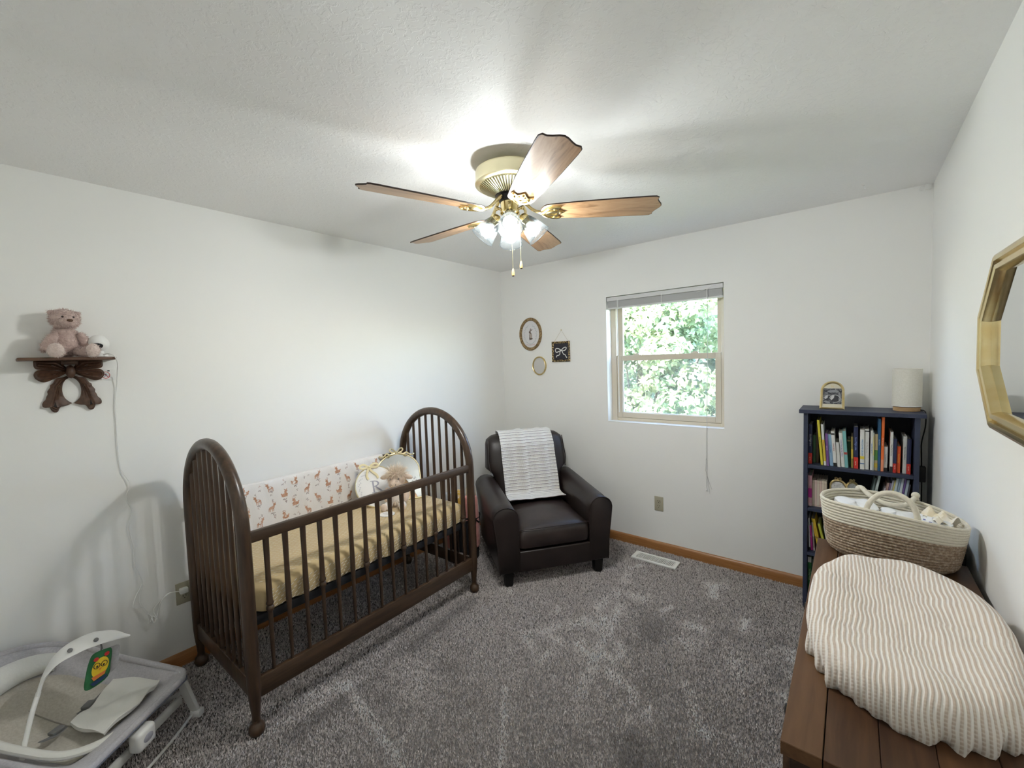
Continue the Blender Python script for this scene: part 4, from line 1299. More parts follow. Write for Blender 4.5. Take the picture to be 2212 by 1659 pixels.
# second shelf
G2 = 'books on the second shelf of the bookcase'
Z2 = .618
book('pink and magenta book at the window end of the second shelf', 2.5505, 2.5495, Z2, .186, .0175, PINK, bands=[(.28, .58, MAG), (.0, .10, (.80, .56, .58))], text='Pinkalicious', tcol=(.55, .06, .25), group=G2)
SET = [(.60, .52, .42), (.66, .50, .44), (.62, .54, .44), (.64, .48, .42), (.66, .56, .46), (.58, .50, .40)]
for k in range(6):
    book(['first', 'second', 'third', 'fourth', 'fifth', 'sixth'][k] + ' cream spine from the pink book in a matching set on the second shelf', 2.5695 + .0118 * k, 2.5695 + .0118 * k, Z2, .160, .0112, SET[k], yf=-.200, bands=[(.05, .055, (.4, .2, .15)), (.9, .905, (.4, .2, .15))], group=G2, name='paperback_book')
def arch_frame(label, x, y, z, w, h, rot, lean, gold, pic, seed, cat='photo frame', deco=True, name='photo_frame'):
    o = empty(name, label, cat, (x, y, z), rot)
    M = RX(-lean)
    def arch(hw, hh, base=0):
        pts = [(-hw * 1.0, base)]
        shh = hh - hw * .95
        for k in range(19):
            a = math.pi - math.pi * k / 18
            pts.append((hw * .95 * math.cos(a) * (1.0), shh + hw * .95 * math.sin(a)))
        pts.append((hw * 1.0, base))
        return [(p[0], 0, p[1]) for p in pts]
    fr = MB()
    out = arch(w / 2, h); inn = [(p[0] * .80, p[1], p[2] * .86 + h * .06) for p in out]
    mid = [(lerp(a[0], b[0], .5), -.009, lerp(a[2], b[2], .5)) for a, b in zip(out, inn)]
    n = len(out)
    rings = [out, [(p[0], -.006, p[2]) for p in out], mid, [(p[0], -.005, p[2]) for p in inn], [(p[0], .0, p[2]) for p in inn]]
    fr.loft([[M @ Vector(p) for p in r] for r in rings], False, False)
    fro = fr.build('frame', gold, o, angle=35)
    m = MB(); m.add([M @ Vector((p[0], -.002, p[2])) for p in inn], [tuple(range(n))]); m.build('picture', pic, o, smooth=False)
    m = MB(); m.add([M @ Vector((p[0], .001, p[2])) for p in out], [tuple(range(n))]); m.build('backing', m_dark_leg, o, smooth=False)
    m = MB(); m.add([M @ Vector((-.012, .001, h * .65)), M @ Vector((.012, .001, h * .65)), (.015, h * .42, 0), (-.015, h * .42, 0)], [(0, 1, 2, 3)]); m.build('easel_leg', m_dark_leg, o, smooth=False)
    if deco:
        d = MB()
        for s in (-1, 1):
            d.tube([M @ Vector(p) for p in smooth_path([(0, -.008, h), (s * w * .10, -.008, h + .010), (s * w * .17, -.008, h + .004), (s * w * .10, -.008, h - .004), (s * w * .26, -.008, h - .010)], 4)], .0032, 6)
        d.ball(M @ Vector((0, -.009, h + .004)), .005, 8, 6)
        d.build('crest', gold, o)
    return o, M
m_floralpic = mat('floral_picture', (.62, .62, .60), .6, c2=(.40, .42, .40), nscale=70, lo=.52, hi=.62)
arch_frame('small antique gold arched frame on the second shelf next to the cream book set', 2.690, -.185, Z2, .086, .175, -6, 8, m_goldleaf, m_floralpic, 1)
arch_frame('small antique gold arched frame angled sideways behind the basket handle', 2.766, -.175, Z2, .074, .172, 34, 8, m_goldleaf, m_floralpic, 2)
# slim green bottle-shaped figure between frames and leaning books
o_ = empty('green_figurine', 'small teal green figurine standing in the dark second shelf', 'figurine', (2.815, -.150, Z2))
m = MB(); m.lathe([(.0, 0), (.012, 0), (.014, .02), (.011, .05), (.009, .07), (.010, .085), (.006, .105), (.0, .125)], 14); m.build('body', cmat((.03, .24, .18)), o_)
book('white book leaning away from the gold frames on the second shelf', 2.835, 2.872, Z2, .232, .010, (.52, .60, .58), depth=.15, yf=-.19, text='The Rabbit Listened', tcol=(.10, .12, .12), group=G2)
book('grey green paperback leaning behind the white leaning book', 2.822, 2.857, Z2, .205, .008, (.20, .26, .25), depth=.12, yf=-.16, group=G2)
LEAN = [(2.866, 2.896, .165, .008, (.50, .46, .50), 'short lilac grey book first in the leaning row'), (2.876, 2.908, .195, .009, (.46, .30, .26), 'thin terracotta book in the leaning row'), (2.887, 2.919, .195, .007, (.22, .17, .30), 'thin plum book in the leaning row'),
        (2.896, 2.929, .212, .008, (.42, .44, .50), 'thin grey violet book in the leaning row'), (2.906, 2.938, .214, .006, (.62, .56, .20), 'thin mustard book in the leaning row'), (2.914, 2.946, .226, .010, (.55, .66, .72), 'pale blue book in the leaning row'),
        (2.926, 2.958, .228, .009, (.30, .40, .50), 'steel blue book in the leaning row'), (2.937, 2.968, .232, .010, (.62, .68, .74), 'icy white book in the leaning row'), (2.949, 2.979, .228, .008, (.16, .10, .30), 'dark purple book in the leaning row'),
        (2.959, 2.988, .222, .010, (.50, .60, .68), 'light blue book next to last in the leaning row'), (2.970, 2.996, .200, .007, (.08, .08, .10), 'black book last in the leaning row')]
for xb, xt, h, w, c, lab in LEAN:
    book(lab + ' on the second shelf', xb, xt, Z2, h, w, c, depth=.15, yf=-.20, bands=[(.10, .13, (.75, .75, .72))], group=G2, name='thin_book')
o_ = empty('white_box', 'small white card box standing at the wall end of the second shelf', 'box', (2.989, -.235, Z2))
m = MB(); m.rbox((-.008, 0, 0), (.012, .03, .118), .001); m.build('carton', cmat((.62, .62, .60)), o_)
m = MB(); m.box((-.006, -.0006, .03), (.010, 0, .05)); m.build('printed_panel', cmat((.3, .3, .3)), o_, smooth=False)

# third shelf
G3 = 'books on the third shelf of the bookcase'
Z3 = .346
book('slim white book with a black foot at the window end of the third shelf', 2.5555, 2.5500, Z3, .196, .0075, (.70, .70, .68), bands=[(0, .08, (.03, .03, .03))], text='Colors', tcol=(.2, .2, .2), group=G3)
book('bright magenta book leaning on the third shelf', 2.566, 2.556, Z3, .150, .0100, MAG, group=G3, text='Love', tcol=(.90, .60, .75))
book('white and grey floral book behind the magenta one', 2.578, 2.568, Z3, .172, .007, (.58, .54, .50), bands=[(.1, .5, (.30, .22, .22))], group=G3)
book('thick yellow book leaning steeply on the third shelf', 2.601, 2.566, Z3, .196, .0165, (.72, .48, .04), bands=[(.40, .46, (.35, .20, .03))], group=G3, text='Five Little Ducks', tcol=(.30, .16, .03))
book('lime yellow book leaning behind the thick yellow one', 2.632, 2.596, Z3, .165, .012, (.46, .48, .06), depth=.15, yf=-.19, group=G3)
book('pale grey book behind the lime yellow one', 2.650, 2.624, Z3, .155, .010, (.56, .58, .60), depth=.15, yf=-.19, group=G3)
G4 = 'books on the lowest shelf of the bookcase'
book('tall green hardback with a white top on the lowest shelf', 2.5505, 2.5505, .062, .238, .0175, (.03, .18, .05), bands=[(.86, 1.0, (.74, .74, .70))], text='The Giving Wood', tcol=(.70, .78, .55), group=G4)
book('grey flat-topped book pushed back on the lowest shelf', 2.571, 2.571, .062, .215, .030, (.30, .31, .32), depth=.13, yf=-.175, group=G4)

# ------------------------------------------------------------------ lamp and photo on the bookcase
lp = empty('table_lamp', 'small cylinder table lamp with a linen shade and wooden base', 'lamp', (2.985, -.125, 1.210))
m = MB(); m.lathe([(.0, 0), (.055, 0), (.0565, .002), (.0565, .020), (.055, .0225), (.0, .0225)], 36); m.build('wooden_base', mat('bamboo', (.42, .26, .12), .5, c2=(.50, .33, .17), nscale=30, stretch=(1, 1, 8)), lp, angle=30)
m_linen = mat('linen_shade', (.72, .70, .62), .9, c2=(.78, .76, .69), nscale=160, bscale=300, bstr=.4, bdist=.001)
m = MB(); m.lathe([(.060, .026), (.0615, .026), (.0615, .230), (.060, .230), (.0585, .228), (.0585, .030)], 40, caps=False); sd = m.build('shade', m_linen, lp, angle=30)
m = MB(); m.lathe([(.0585, .2265), (.0, .2265)], 32, caps=False); m.build('diffuser', m_linen, sd)
m = MB(); m.lathe([(.0617, .0258), (.0626, .0275), (.0617, .0292)], 40, caps=False); m.build('hem', m_white, sd)
m = MB(); m.lathe([(.022, .022), (.022, .040), (.014, .05), (.014, .09), (.0, .095)], 16); m.build('lamp_holder', m_white, lp)
m = MB()
m.tube(smooth_path([(.052, -.02, .008), (.066, -.022, .006), (.0735, -.026, -.012), (.0725, -.030, -.08), (.060, -.02, -.17), (.062, -.01, -.25), (.066, 0, -.40), (.066, 0, -.62)], 6), .0028, 6)
m.build('power_cord', m_dark_leg, lp)
m = MB(); m.rbox((.052, -.018, -.385), (.080, .012, -.30), .004); m.build('inline_switch', m_dark_leg, lp)

# arched gold frame with a sonogram
m_card = mat('cream_card', (.66, .62, .50), .7)
pf_, PMx = arch_frame('gold arched photo frame with a sonogram on top of the bookcase', 2.660, -.190, 1.210, .118, .165, -4, 12, m_goldleaf, m_card, 3, deco=False)
m_sono, _nt, _b = nodes('sonogram_print')
_v = mapping(_nt)
_f = noise(_nt, _v, 70, 4, .6, .6)
_f2 = noise(_nt, _v, 400, 2)
_mx = math_node(_nt, 'MULTIPLY', _f, math_node(_nt, 'ADD', .6, math_node(_nt, 'MULTIPLY', _f2, .8)))
_nt.links.new(ramp(_nt, _mx, [(.38, (.010, .011, .018)), (.50, (.05, .052, .065)), (.60, (.22, .225, .24)), (.75, (.5, .5, .5))]), _b.inputs['Base Color'])
_b.inputs['Roughness'].default_value = .35
def psh(poly, d, mt, name, parent):
    m = MB(); m.add([PMx @ Vector((x, d, z)) for x, z in poly], [tuple(range(len(poly)))]); return m.build(name, mt, parent, smooth=False)
psh([(-.044, .030), (.044, .030), (.044, .122), (-.044, .122)], -.0025, m_sono, 'sonogram', pf_)
m_gl = cmat((.55, .55, .57)); m_gd = cmat((.02, .021, .03)); m_gm = cmat((.26, .27, .29))
so_ = [c for c in pf_.children if c.name.startswith('sonogram')][0]
def skull(): return [(.012 + .024 * math.cos(t), .062 + .022 * math.sin(t)) for t in [2 * math.pi * k / 20 for k in range(20)]]
psh([(-.026, .104), (-.012, .112), (.018, .114), (.032, .106), (.012, .099), (-.014, .098)], -.0027, m_gm, 'scan_patch', so_)
psh([(.030, .098), (.038, .092), (.043, .055), (.036, .040), (.027, .060)], -.0027, m_gm, 'scan_patch', so_)
psh([(-.038, .066), (-.030, .080), (-.020, .082), (-.022, .066), (-.033, .058)], -.0027, m_gl, 'scan_patch', so_)
psh([(-.043, .044), (-.030, .036), (-.008, .034), (-.012, .042), (-.030, .050)], -.0027, m_gm, 'scan_patch', so_)
psh(skull(), -.0027, m_gd, 'scan_patch', so_)
m = MB(); m.tube([PMx @ Vector((.012 + .024 * math.cos(t), -.0030, .062 + .022 * math.sin(t))) for t in [rad(a) for a in range(-110, 185, 12)]], .0016, 5); m.build('scan_outline', m_gl, so_)
psh([(-.010, .062), (-.002, .080), (.010, .082), (.008, .066), (-.004, .052)], -.0029, m_gl, 'scan_patch', so_)
text_mesh('hi', .018, 'gilt_letters', m_goldleaf, pf_, PMx @ T(0, -.0028, .134) @ RX(90), extrude=.0002)

# ------------------------------------------------------------------ dresser
DX0, DX1, DY0, DY1, DH = 2.650, 3.066, -2.350, -1.210, .800
dr = empty('dresser', 'walnut brown dresser with a planked top along the right wall', 'dresser', (DX0, DY0, 0))
def wood(name, c, c2, sc=6, st=(8, .7, 8)):
    return mat(name, c, .45, spec=.3, c2=c2, nscale=sc, stretch=st, detail=6, dist=.6, lo=.30, hi=.70)
planks = [(0, .066, (.080, .037, .015), (.130, .066, .029)), (.068, .150, (.046, .020, .009), (.090, .043, .019)), (.151, .232, (.036, .016, .008), (.076, .036, .017)),
          (.233, .318, (.052, .023, .010), (.108, .051, .022)), (.319, .416, (.040, .018, .009), (.080, .039, .018))]
for k, (a, b, c, c2) in enumerate(planks):
    m = MB(); m.rbox((a, 0, DH - .028), (b, DY1 - DY0, DH), .0012, 1)
    m.build('plank', wood('walnut_plank_%d' % k, c, c2), dr, smooth=False)
m_wbody_shaded = wood('walnut_body_shaded', (.022, .012, .008), (.045, .024, .014))  # shade on the end panel put into a darker wood colour
m_wfront = wood('walnut_front', (.060, .032, .018), (.110, .060, .034))
m = MB(); m.box((.014, .012, .06), (.410, DY1 - DY0 - .012, DH - .028)); m.build('body', m_wbody_shaded, dr, smooth=False, bevel=.002)
for i in range(2):
    for j in range(3):
        y0 = .020 + i * .552; z0 = .075 + j * .232
        m = MB(); m.rbox((.002, y0, z0), (.018, y0 + .544, z0 + .222), .002); d = m.build('drawer', m_wfront, dr, smooth=False)
        m = MB(); m.lathe([(.006, 0), (.006, .012), (.014, .018), (.014, .024), (.0, .027)], 16, T(.002, y0 + .272, z0 + .111) @ RY(-90)); m.build('knob', m_dark_leg, d)
for x in (.03, .37):
    for y in (.03, DY1 - DY0 - .07):
        m = MB(); m.box((x, y, 0), (x + .04, y + .04, .062)); m.build('foot', m_wbody_shaded, dr, smooth=False)

# ------------------------------------------------------------------ changing pad with a striped muslin cover
m_pad, _nt, _b = nodes('striped_muslin')
_b.inputs['Roughness'].default_value = .95; _b.inputs['Sheen Weight'].default_value = .25
_tc = N(_nt, 'ShaderNodeTexCoord'); _sep = N(_nt, 'ShaderNodeSeparateXYZ'); _nt.links.new(_tc.outputs['Object'], _sep.inputs[0])
_wn = noise(_nt, mapping(_nt, (2, 8, 2)), 2.0, 2)
_wn2 = noise(_nt, mapping(_nt, (1, 1, 1)), 7, 2)
_xx = math_node(_nt, 'ADD', _sep.outputs[0], math_node(_nt, 'MULTIPLY', math_node(_nt, 'SUBTRACT', _wn, .5), .007))
_xx = math_node(_nt, 'ADD', _xx, math_node(_nt, 'MULTIPLY', math_node(_nt, 'SUBTRACT', _wn2, .5), .024))
_fx = math_node(_nt, 'FRACT', math_node(_nt, 'MULTIPLY', _xx, 105.0))
_str = ramp(_nt, _fx, [(.0, (.52, .42, .34)), (.40, (.56, .46, .38)), (.52, (.80, .76, .71)), (.92, (.82, .78, .73)), (1.0, (.52, .42, .34))])
# cross threads: fine pale bars breaking the stripes on the gathered sides
_yy = math_node(_nt, 'ADD', math_node(_nt, 'MULTIPLY', _sep.outputs[1], .8), math_node(_nt, 'MULTIPLY', _sep.outputs[2], 1.0))
_fy = math_node(_nt, 'FRACT', math_node(_nt, 'MULTIPLY', _yy, 120.0))
_bar = ramp(_nt, _fy, [(.0, (.0, .0, .0)), (.5, (.10, .10, .10)), (.62, (.55, .55, .55)), (.95, (.5, .5, .5)), (1.0, (0, 0, 0))])
_geo = N(_nt, 'ShaderNodeNewGeometry'); _gs = N(_nt, 'ShaderNodeSeparateXYZ'); _nt.links.new(_geo.outputs['Normal'], _gs.inputs[0])
_side = math_node(_nt, 'SUBTRACT', .95, _gs.outputs[2], clamp=True)
_mixf = math_node(_nt, 'MULTIPLY', _bar, _side, clamp=True)
_mix = N(_nt, 'ShaderNodeMixRGB'); _nt.links.new(_mixf, _mix.inputs[0]); _nt.links.new(_str, _mix.inputs[1]); _mix.inputs[2].default_value = (.84, .80, .74, 1)
_nt.links.new(_mix.outputs[0], _b.inputs['Base Color'])
_hb = math_node(_nt, 'ADD', math_node(_nt, 'SINE', math_node(_nt, 'MULTIPLY', _xx, 105 * 6.283)), math_node(_nt, 'MULTIPLY', noise(_nt, mapping(_nt), 140, 3), 1.5))
bump(_nt, _b, _hb, .55, .0022)
pad = empty('changing_pad', 'changing pad in a tan and white striped muslin cover on the dresser', 'changing pad', (2.858, -1.862, DH))
PRX, PRY = .196, .330
def pad_out(t, k):
    c, s = math.cos(t), math.sin(t)
    e = .80
    x = PRX * abs(c) ** e * (1 if c > 0 else -1); y = PRY * abs(s) ** e * (1 if s > 0 else -1)
    return x * k, y * k
rings = []
NP = 160
for k, z, wv in ((.93, .002, .8), (.985, .0, 1.0), (1.0, .012, 1.0), (1.012, .030, .8), (1.008, .052, .5), (.985, .074, .3), (.94, .088, .2), (.86, .095, .2), (.74, .092, .3), (.58, .084, .3), (.40, .078, .3), (.20, .076, .2), (.02, .076, 0)):
    rg = []
    for i in range(NP):
        t = 2 * math.pi * i / NP
        x, y = pad_out(t, k)
        g = (math.sin(t * 17 + 3 * math.sin(t * 5)) * .0085 + math.sin(t * 41 + 1) * .0035) * (1.25 if 3.3 < t < 6.0 else .8)
        d = math.hypot(x, y) + 1e-6
        low = max(0, 1 - z / .06)
        x2 = x + x / d * g * wv * (low + .12); y2 = y + y / d * g * wv * (low + .12)
        zz = z + (.006 * math.sin(t * 31) if .0 < z < .02 else 0) * low
        zz += .010 * math.sin(y * 12 + .8) * (z > .06) * .6 + .004 * math.sin(x * 40 + y * 22) * (z > .05)
        # the far end sits a little higher
        zz += .020 * max(0, y / PRY) * (z > .05)
        # a crease runs across the pad
        cz = (y - .06 + .35 * x) / .018
        zz -= .005 * math.exp(-cz * cz) * (z > .05)
        rg.append((x2, y2, zz))
    rings.append(rg)
m = MB(); m.loft(rings)
m.build('muslin_cover', m_pad, pad, angle=80)

# ------------------------------------------------------------------ rope basket
bs = empty('rope_basket', 'oval rope basket, cream above and brown below, with looped handles', 'basket', (2.860, -1.268, DH))
m_ropec = mat('cream_rope', (.70, .66, .56), .9, c2=(.64, .60, .50), nscale=90, bscale=220, bstr=.7, bdist=.002)
m_ropeb = mat('brown_rope', (.26, .185, .125), .9, c2=(.46, .37, .28), nscale=130, stretch=(1, 1, .8), lo=.42, hi=.62, bscale=200, bstr=.9, bdist=.003)
NR = 19
def bring(z):
    t = z / .185
    rx = lerp(.168, .196, t ** .7) - .020 * max(0, 1 - z / .03) ** 2; ry = lerp(.104, .132, t ** .7) - .020 * max(0, 1 - z / .03) ** 2
    return rx, ry
def ring_pts(z, tilt=True, n=72):
    rx, ry = bring(z)
    out = []
    for k in range(n):
        a = 2 * math.pi * k / n
        e = .86
        c, s = math.cos(a), math.sin(a)
        x = rx * abs(c) ** e * (1 if c > 0 else -1); y = ry * abs(s) ** e * (1 if s > 0 else -1)
        dz = z * (.10 * (-x / .19) - .05 * math.cos(2 * a)) if tilt else 0
        out.append((x, y, z + dz))
    return out
for k in range(NR):
    z = .005 + k * .0100
    cream = k >= 12
    m = MB(); m.tube(ring_pts(z), .0058, 8, closed=True, upv=(0, 0, 1))
    m.build('rope_coil', m_ropec if cream else m_ropeb, bs)
m = MB(); rx, ry = bring(.004)
m.prism([(p[0] * .97, p[1] * .97) for p in ring_pts(.004, False)], .001, .006); m.build('base', m_ropeb, bs)
for sy in (-1, 1):
    m = MB()
    yb = sy * .124
    if sy < 0:
        hp_ = [(-.066, yb + .010, .120), (-.068, yb + .010, .175), (-.058, yb + .006, .222), (-.028, yb + .018, .256), (.012, yb + .022, .262), (.048, yb + .012, .240), (.064, yb + .008, .195), (.066, yb + .010, .120)]
    else:
        hp_ = [(-.082, yb + .006, .150), (-.082, yb + .004, .200), (-.075, yb - .012, .214), (-.055, yb - .045, .200), (-.02, yb - .075, .186), (.02, yb - .08, .182), (.055, yb - .05, .184), (.075, yb - .012, .198), (.082, yb + .004, .190), (.082, yb + .006, .150)]
    m.tube(smooth_path(hp_, 7), .0085, 10)
    h = m.build('handle', m_ropec, bs)
    for x in (-.068, .066):
        if sy < 0: continue
        m = MB(); m.ball((x * 1.2, yb - .002, .208), .0125, 12, 8); m.build('knot', m_ropec, h)

m_diaper = mat('diaper_white', (.78, .79, .80), .8, c2=(.74, .76, .79), nscale=20, bscale=40, bstr=.7, bdist=.006)
m_print = mat('diaper_print', (.14, .16, .42), .8)
m_wrap = mat('cream_wrapper', (.72, .62, .42), .5, c2=(.80, .76, .68), nscale=12)
def diaper(label, loc, rot, size, extra=None):
    o = empty('folded_diaper', label, 'diaper', loc, rot, group='folded diapers in the rope basket')
    sx, sy_, sz = size
    for j in range(3):
        m = MB()
        zz = j * sz / 3
        def fold(u, v, j=j): return None
        rg = []
        for k, h in ((.90, 0), (1.0, .15), (1.02, .5), (1.0, .85), (.9, 1.0), (.4, 1.06), (.02, 1.07)):
            rg.append([(x * k + .002 * math.sin(9 * y / sy_ + j), y * k, zz + h * sz / 3 * .98 + .003 * math.sin(7 * x / sx + 2 * j)) for x, y in dens(rrect(sx / 2 - .003 * j, sy_ / 2 - .004 * j, min(sx, sy_) * .22, 4), .01)])
        m.loft(rg)
        p = m.build('fold', m_diaper, o)
    if extra:
        m = MB()
        for (x, y) in extra: m.prism([(x + .004 * math.cos(t), y + .006 * math.sin(t)) for t in (0, 1, 2, 3, 4, 5)], sz * 1.02, sz * 1.02 + .0008)
        m.build('printed_mark', m_print, o, smooth=False)['kind'] = 'stuff'
    return o
B0 = DH
diaper('plain white folded diaper at the left end of the rope basket', (2.768, -1.262, B0 + .095), 12, (.125, .150, .088))
diaper('white folded diaper in the middle of the rope basket', (2.880, -1.280, B0 + .080), -8, (.105, .130, .090), [(-.03, -.05), (.02, -.055)])
diaper('white folded diaper with blue print at the right end of the rope basket', (2.972, -1.272, B0 + .075), 22, (.085, .120, .092), [(-.030, -.045), (-.022, -.028), (-.034, -.020), (-.020, -.010)])
o_ = empty('wipes_pack', 'crumpled cream plastic wrapper lying on the diapers by the wall', 'wrapper', (2.985, -1.262, B0 + .158), 30)
m = MB(); g = np.random.default_rng(4)
m.grid(lambda u, v: (lerp(-.035, .035, u), lerp(-.05, .05, v), .012 * math.sin(u * 9 + v * 4) + .010 * math.sin(v * 13 - u * 6) + .02 * (1 - (2 * u - 1) ** 2)), 16, 16, thick=.001)
m.build('film', m_wrap, o_, angle=20)

# plain dark hamper standing on the carpet behind the basket
hm = empty('dark_container', 'plain dark hamper between the dresser and the right wall behind the basket', 'container', (2.965, -1.02, 0))
m = MB(); m.rbox((-.105, -.150, 0), (.105, .150, .845), .012, 2); m.build('container_body', m_black, hm)  # plain dark box standing in for an unidentified dark strip by the wall
m = MB(); m.tube([(x, y, .84) for x, y in rrect(.104, .149, .02, 4)], .007, 6, closed=True); m.build('rim', m_black, hm)

# ------------------------------------------------------------------ gilt wall mirror
wm = empty('wall_mirror', 'large gold framed wall mirror with clipped corners on the right wall', 'mirror', (W, -1.62, 1.565))
OUT = [(-1.482, 1.811), (-1.309, 1.648), (-1.312, 1.472), (-1.482, 1.317), (-1.958, 1.317), (-2.128, 1.472), (-2.131, 1.648), (-1.958, 1.811)]
CY, CZ = -1.72, 1.564
m_mirrorgold = mat('burnished_gold', (.74, .55, .25), .20, 1.0, c2=(.80, .66, .36), nscale=14)
def inset(d):
    n = len(OUT); res = []
    for i in range(n):
        p0, p1, p2 = Vector(OUT[i - 1]), Vector(OUT[i]), Vector(OUT[(i + 1) % n])
        def off(a, b):
            t = (b - a).normalized(); nn = Vector((-t.y, t.x))
            c = Vector((CY, CZ))
            if nn.dot(c - a) < 0: nn = -nn
            return a + nn * d, t
        a, ta = off(p0, p1); b, tb = off(p1, p2)
        den = ta.x * tb.y - ta.y * tb.x
        s = ((b.x - a.x) * tb.y - (b.y - a.y) * tb.x) / den
        res.append(a + ta * s)
    return res
PROF = [(0, 0), (0, .020), (.004, .026), (.012, .030), (.021, .029), (.025, .020), (.028, .020), (.033, .028), (.044, .026), (.050, .016), (.052, .004)]
R_ = [inset(d) for d, h in PROF]
n = len(OUT)
for i in range(n):
    j = (i + 1) % n
    ra = [(-PROF[k][1], R_[k][i].x + 1.62, R_[k][i].y - 1.565) for k in range(len(PROF))]
    rb_ = [(-PROF[k][1], R_[k][j].x + 1.62, R_[k][j].y - 1.565) for k in range(len(PROF))]
    m = MB(); m.loft([ra, rb_], True, True)
    m.build('frame_segment', m_mirrorgold, wm, angle=25)
gi = inset(.050)
m = MB(); m.add([(-.006, p.x + 1.62, p.y - 1.565) for p in gi], [tuple(range(n))]); m.add([(-.001, p.x + 1.62, p.y - 1.565) for p in gi], [tuple(range(n))[::-1]])
m.build('mirror_glass', m_mirror, wm, smooth=False, recalc=False)

# ------------------------------------------------------------------ pictures on the far wall
def oval(hw, hh, n=48): return [(hw * math.cos(2 * math.pi * k / n), hh * math.sin(2 * math.pi * k / n)) for k in range(n)]
def oval_frame(name, label, x, z, hw, hh, fw, depth, mt, pic, beads=0):
    o = empty(name, label, 'picture', (x, 0, z))
    prof = [(0, 0), (0, depth * .6), (.25, depth), (.5, depth * .82), (.75, depth * .95), (1.0, depth * .35), (1.0, 0)]
    rings = []
    for t, d in prof:
        rings.append([(px, -d, pz) for px, pz in oval(hw - fw * t, hh - fw * t)])
    m = MB(); m.loft(rings, False, False); fr = m.build('frame', mt, o, angle=50)
    if beads:
        m = MB()
        for k in range(beads):
            a = 2 * math.pi * k / beads
            px, pz = (hw - fw * .45) * math.cos(a), (hh - fw * .45) * math.sin(a)
            m.ball((px, -depth * .88, pz), (.0065, .004, .0065), 7, 5)
        m.build('carved_relief', mt, fr)['kind'] = 'stuff'
    m = MB(); m.add([(px, -depth * .30, pz) for px, pz in oval(hw - fw * .9, hh - fw * .9)], [tuple(range(48))]); m.build('picture', pic, o, smooth=False)
    m = MB(); m.add([(px, -.0005, pz) for px, pz in oval(hw, hh)], [tuple(range(48))]); m.build('backing', m_dark_leg, o, smooth=False)
    return o
m_print_white = mat('print_paper', (.74, .73, .74), .7)
m_brownink = mat('brown_ink', (.16, .11, .09), .8); m_paleink = mat('pale_ink', (.55, .47, .40), .8)
ov = oval_frame('oval_picture', 'oval carved bronze frame with a small standing rabbit in a leaf wreath', .354, 1.800, .131, .156, .029, .018, m_bronze, m_print_white, 64)
ovp = [c for c in ov.children if c.name.startswith('picture')][0]
def ink(polys, mt, name, d=-.0068, parent=None):
    m = MB()
    for p in polys: m.add([(x, d, z) for x, z in p], [tuple(range(len(p)))])
    return m.build(name, mt, parent, smooth=False, recalc=False)
def el(cx, cz, rx, rz, a=0, n=12): return ell(cx, cz, rx, rz, a, n)
ink([el(.003, -.018, .016, .032), el(-.006, .018, .011, .012), el(.006, -.044, .020, .008), el(-.008, -.04, .006, .02)], m_brownink, 'rabbit_outline', parent=ovp)['kind'] = 'stuff'
ink([el(.001, .040, .004, .017, -.5), el(.012, .036, .004, .016, -.9)], m_brownink, 'rabbit_ears', parent=ovp)['kind'] = 'stuff'
ink([el(.005, -.018, .010, .025)], m_paleink, 'rabbit_belly', d=-.0072, parent=ovp)
lv = []
for k in range(46):
    a = rad(-250 + 320 * k / 45)
    r = 1 + .06 * math.sin(k * 2.4)
    lv.append(el(.072 * r * math.cos(a), .090 * r * math.sin(a) - .004, .0055, .0022, a + 1.2 * (1 if k % 2 else -1), 6))
ink(lv, cmat((.30, .36, .38)), 'leaf_wreath', parent=ovp)['kind'] = 'stuff'
lv = [el(-.045 + .009 * k, -.098 - .006 * math.sin(math.pi * k / 10), .0045, .003, k * .9, 6) for k in range(11)]
ink(lv, cmat((.58, .36, .38)), 'rose_garland', parent=ovp)['kind'] = 'stuff'
oval_frame('small_oval_picture', 'small plain oval brass frame with blank linen, lowest on the wall', .447, 1.497, .079, .089, .013, .014, m_goldleaf, mat('oatmeal_linen', (.56, .55, .53), .9, c2=(.64, .63, .61), nscale=220))

sq = empty('bow_picture', 'square black picture of a white bow hanging from a string on the wall', 'picture', (.690, 0, 1.622))
hw, hh = .094, .092
fw = .018
PR = [(0, 0), (0, .012), (.35, .016), (.6, .012), (1.0, .006), (1.0, .003)]
for nm, (x0, z0, x1, z1) in zip('abcd', ((-1, 1, 1, 1), (1, 1, 1, -1), (1, -1, -1, -1), (-1, -1, -1, 1))):
    ra = [((hw - fw * t) * x0, -d, (hh - fw * t) * z0) for t, d in PR]; rb_ = [((hw - fw * t) * x1, -d, (hh - fw * t) * z1) for t, d in PR]
    m = MB(); m.loft([ra, rb_]); fs_ = m.build('frame_side', mat('carved_black_gold_' + nm, (.03, .022, .012), .45, .4, c2=(.55, .40, .18), nscale=85, lo=.48, hi=.56, bscale=120, bstr=.8, bdist=.003), sq, angle=30)
m = MB(); m.box((-hw + fw * .9, -.005, -hh + fw * .9), (hw - fw * .9, -.001, hh - fw * .9)); pn = m.build('black_panel', mat('blackboard', (.022, .020, .028), .6), sq, smooth=False)
m = MB()
def bowline(pts, r=.0042): m.tube([Vector((x, -.006, z)) for x, z in [(p.x, p.y) for p in smooth_path([(a, b, 0) for a, b in pts], 6)]], r, 6, flat=.3, upv=(0, 1, 0))
bowline([(.004, .010), (-.022, .026), (-.050, .028), (-.058, .010), (-.046, -.006), (-.020, .002), (.004, .010)])
bowline([(.004, .010), (.026, .030), (.050, .038), (.058, .028), (.046, .012), (.020, .006), (.004, .010)])
bowline([(-.002, .008), (-.010, -.006), (-.012, -.024), (-.026, -.034), (-.044, -.038), (-.050, -.052)])
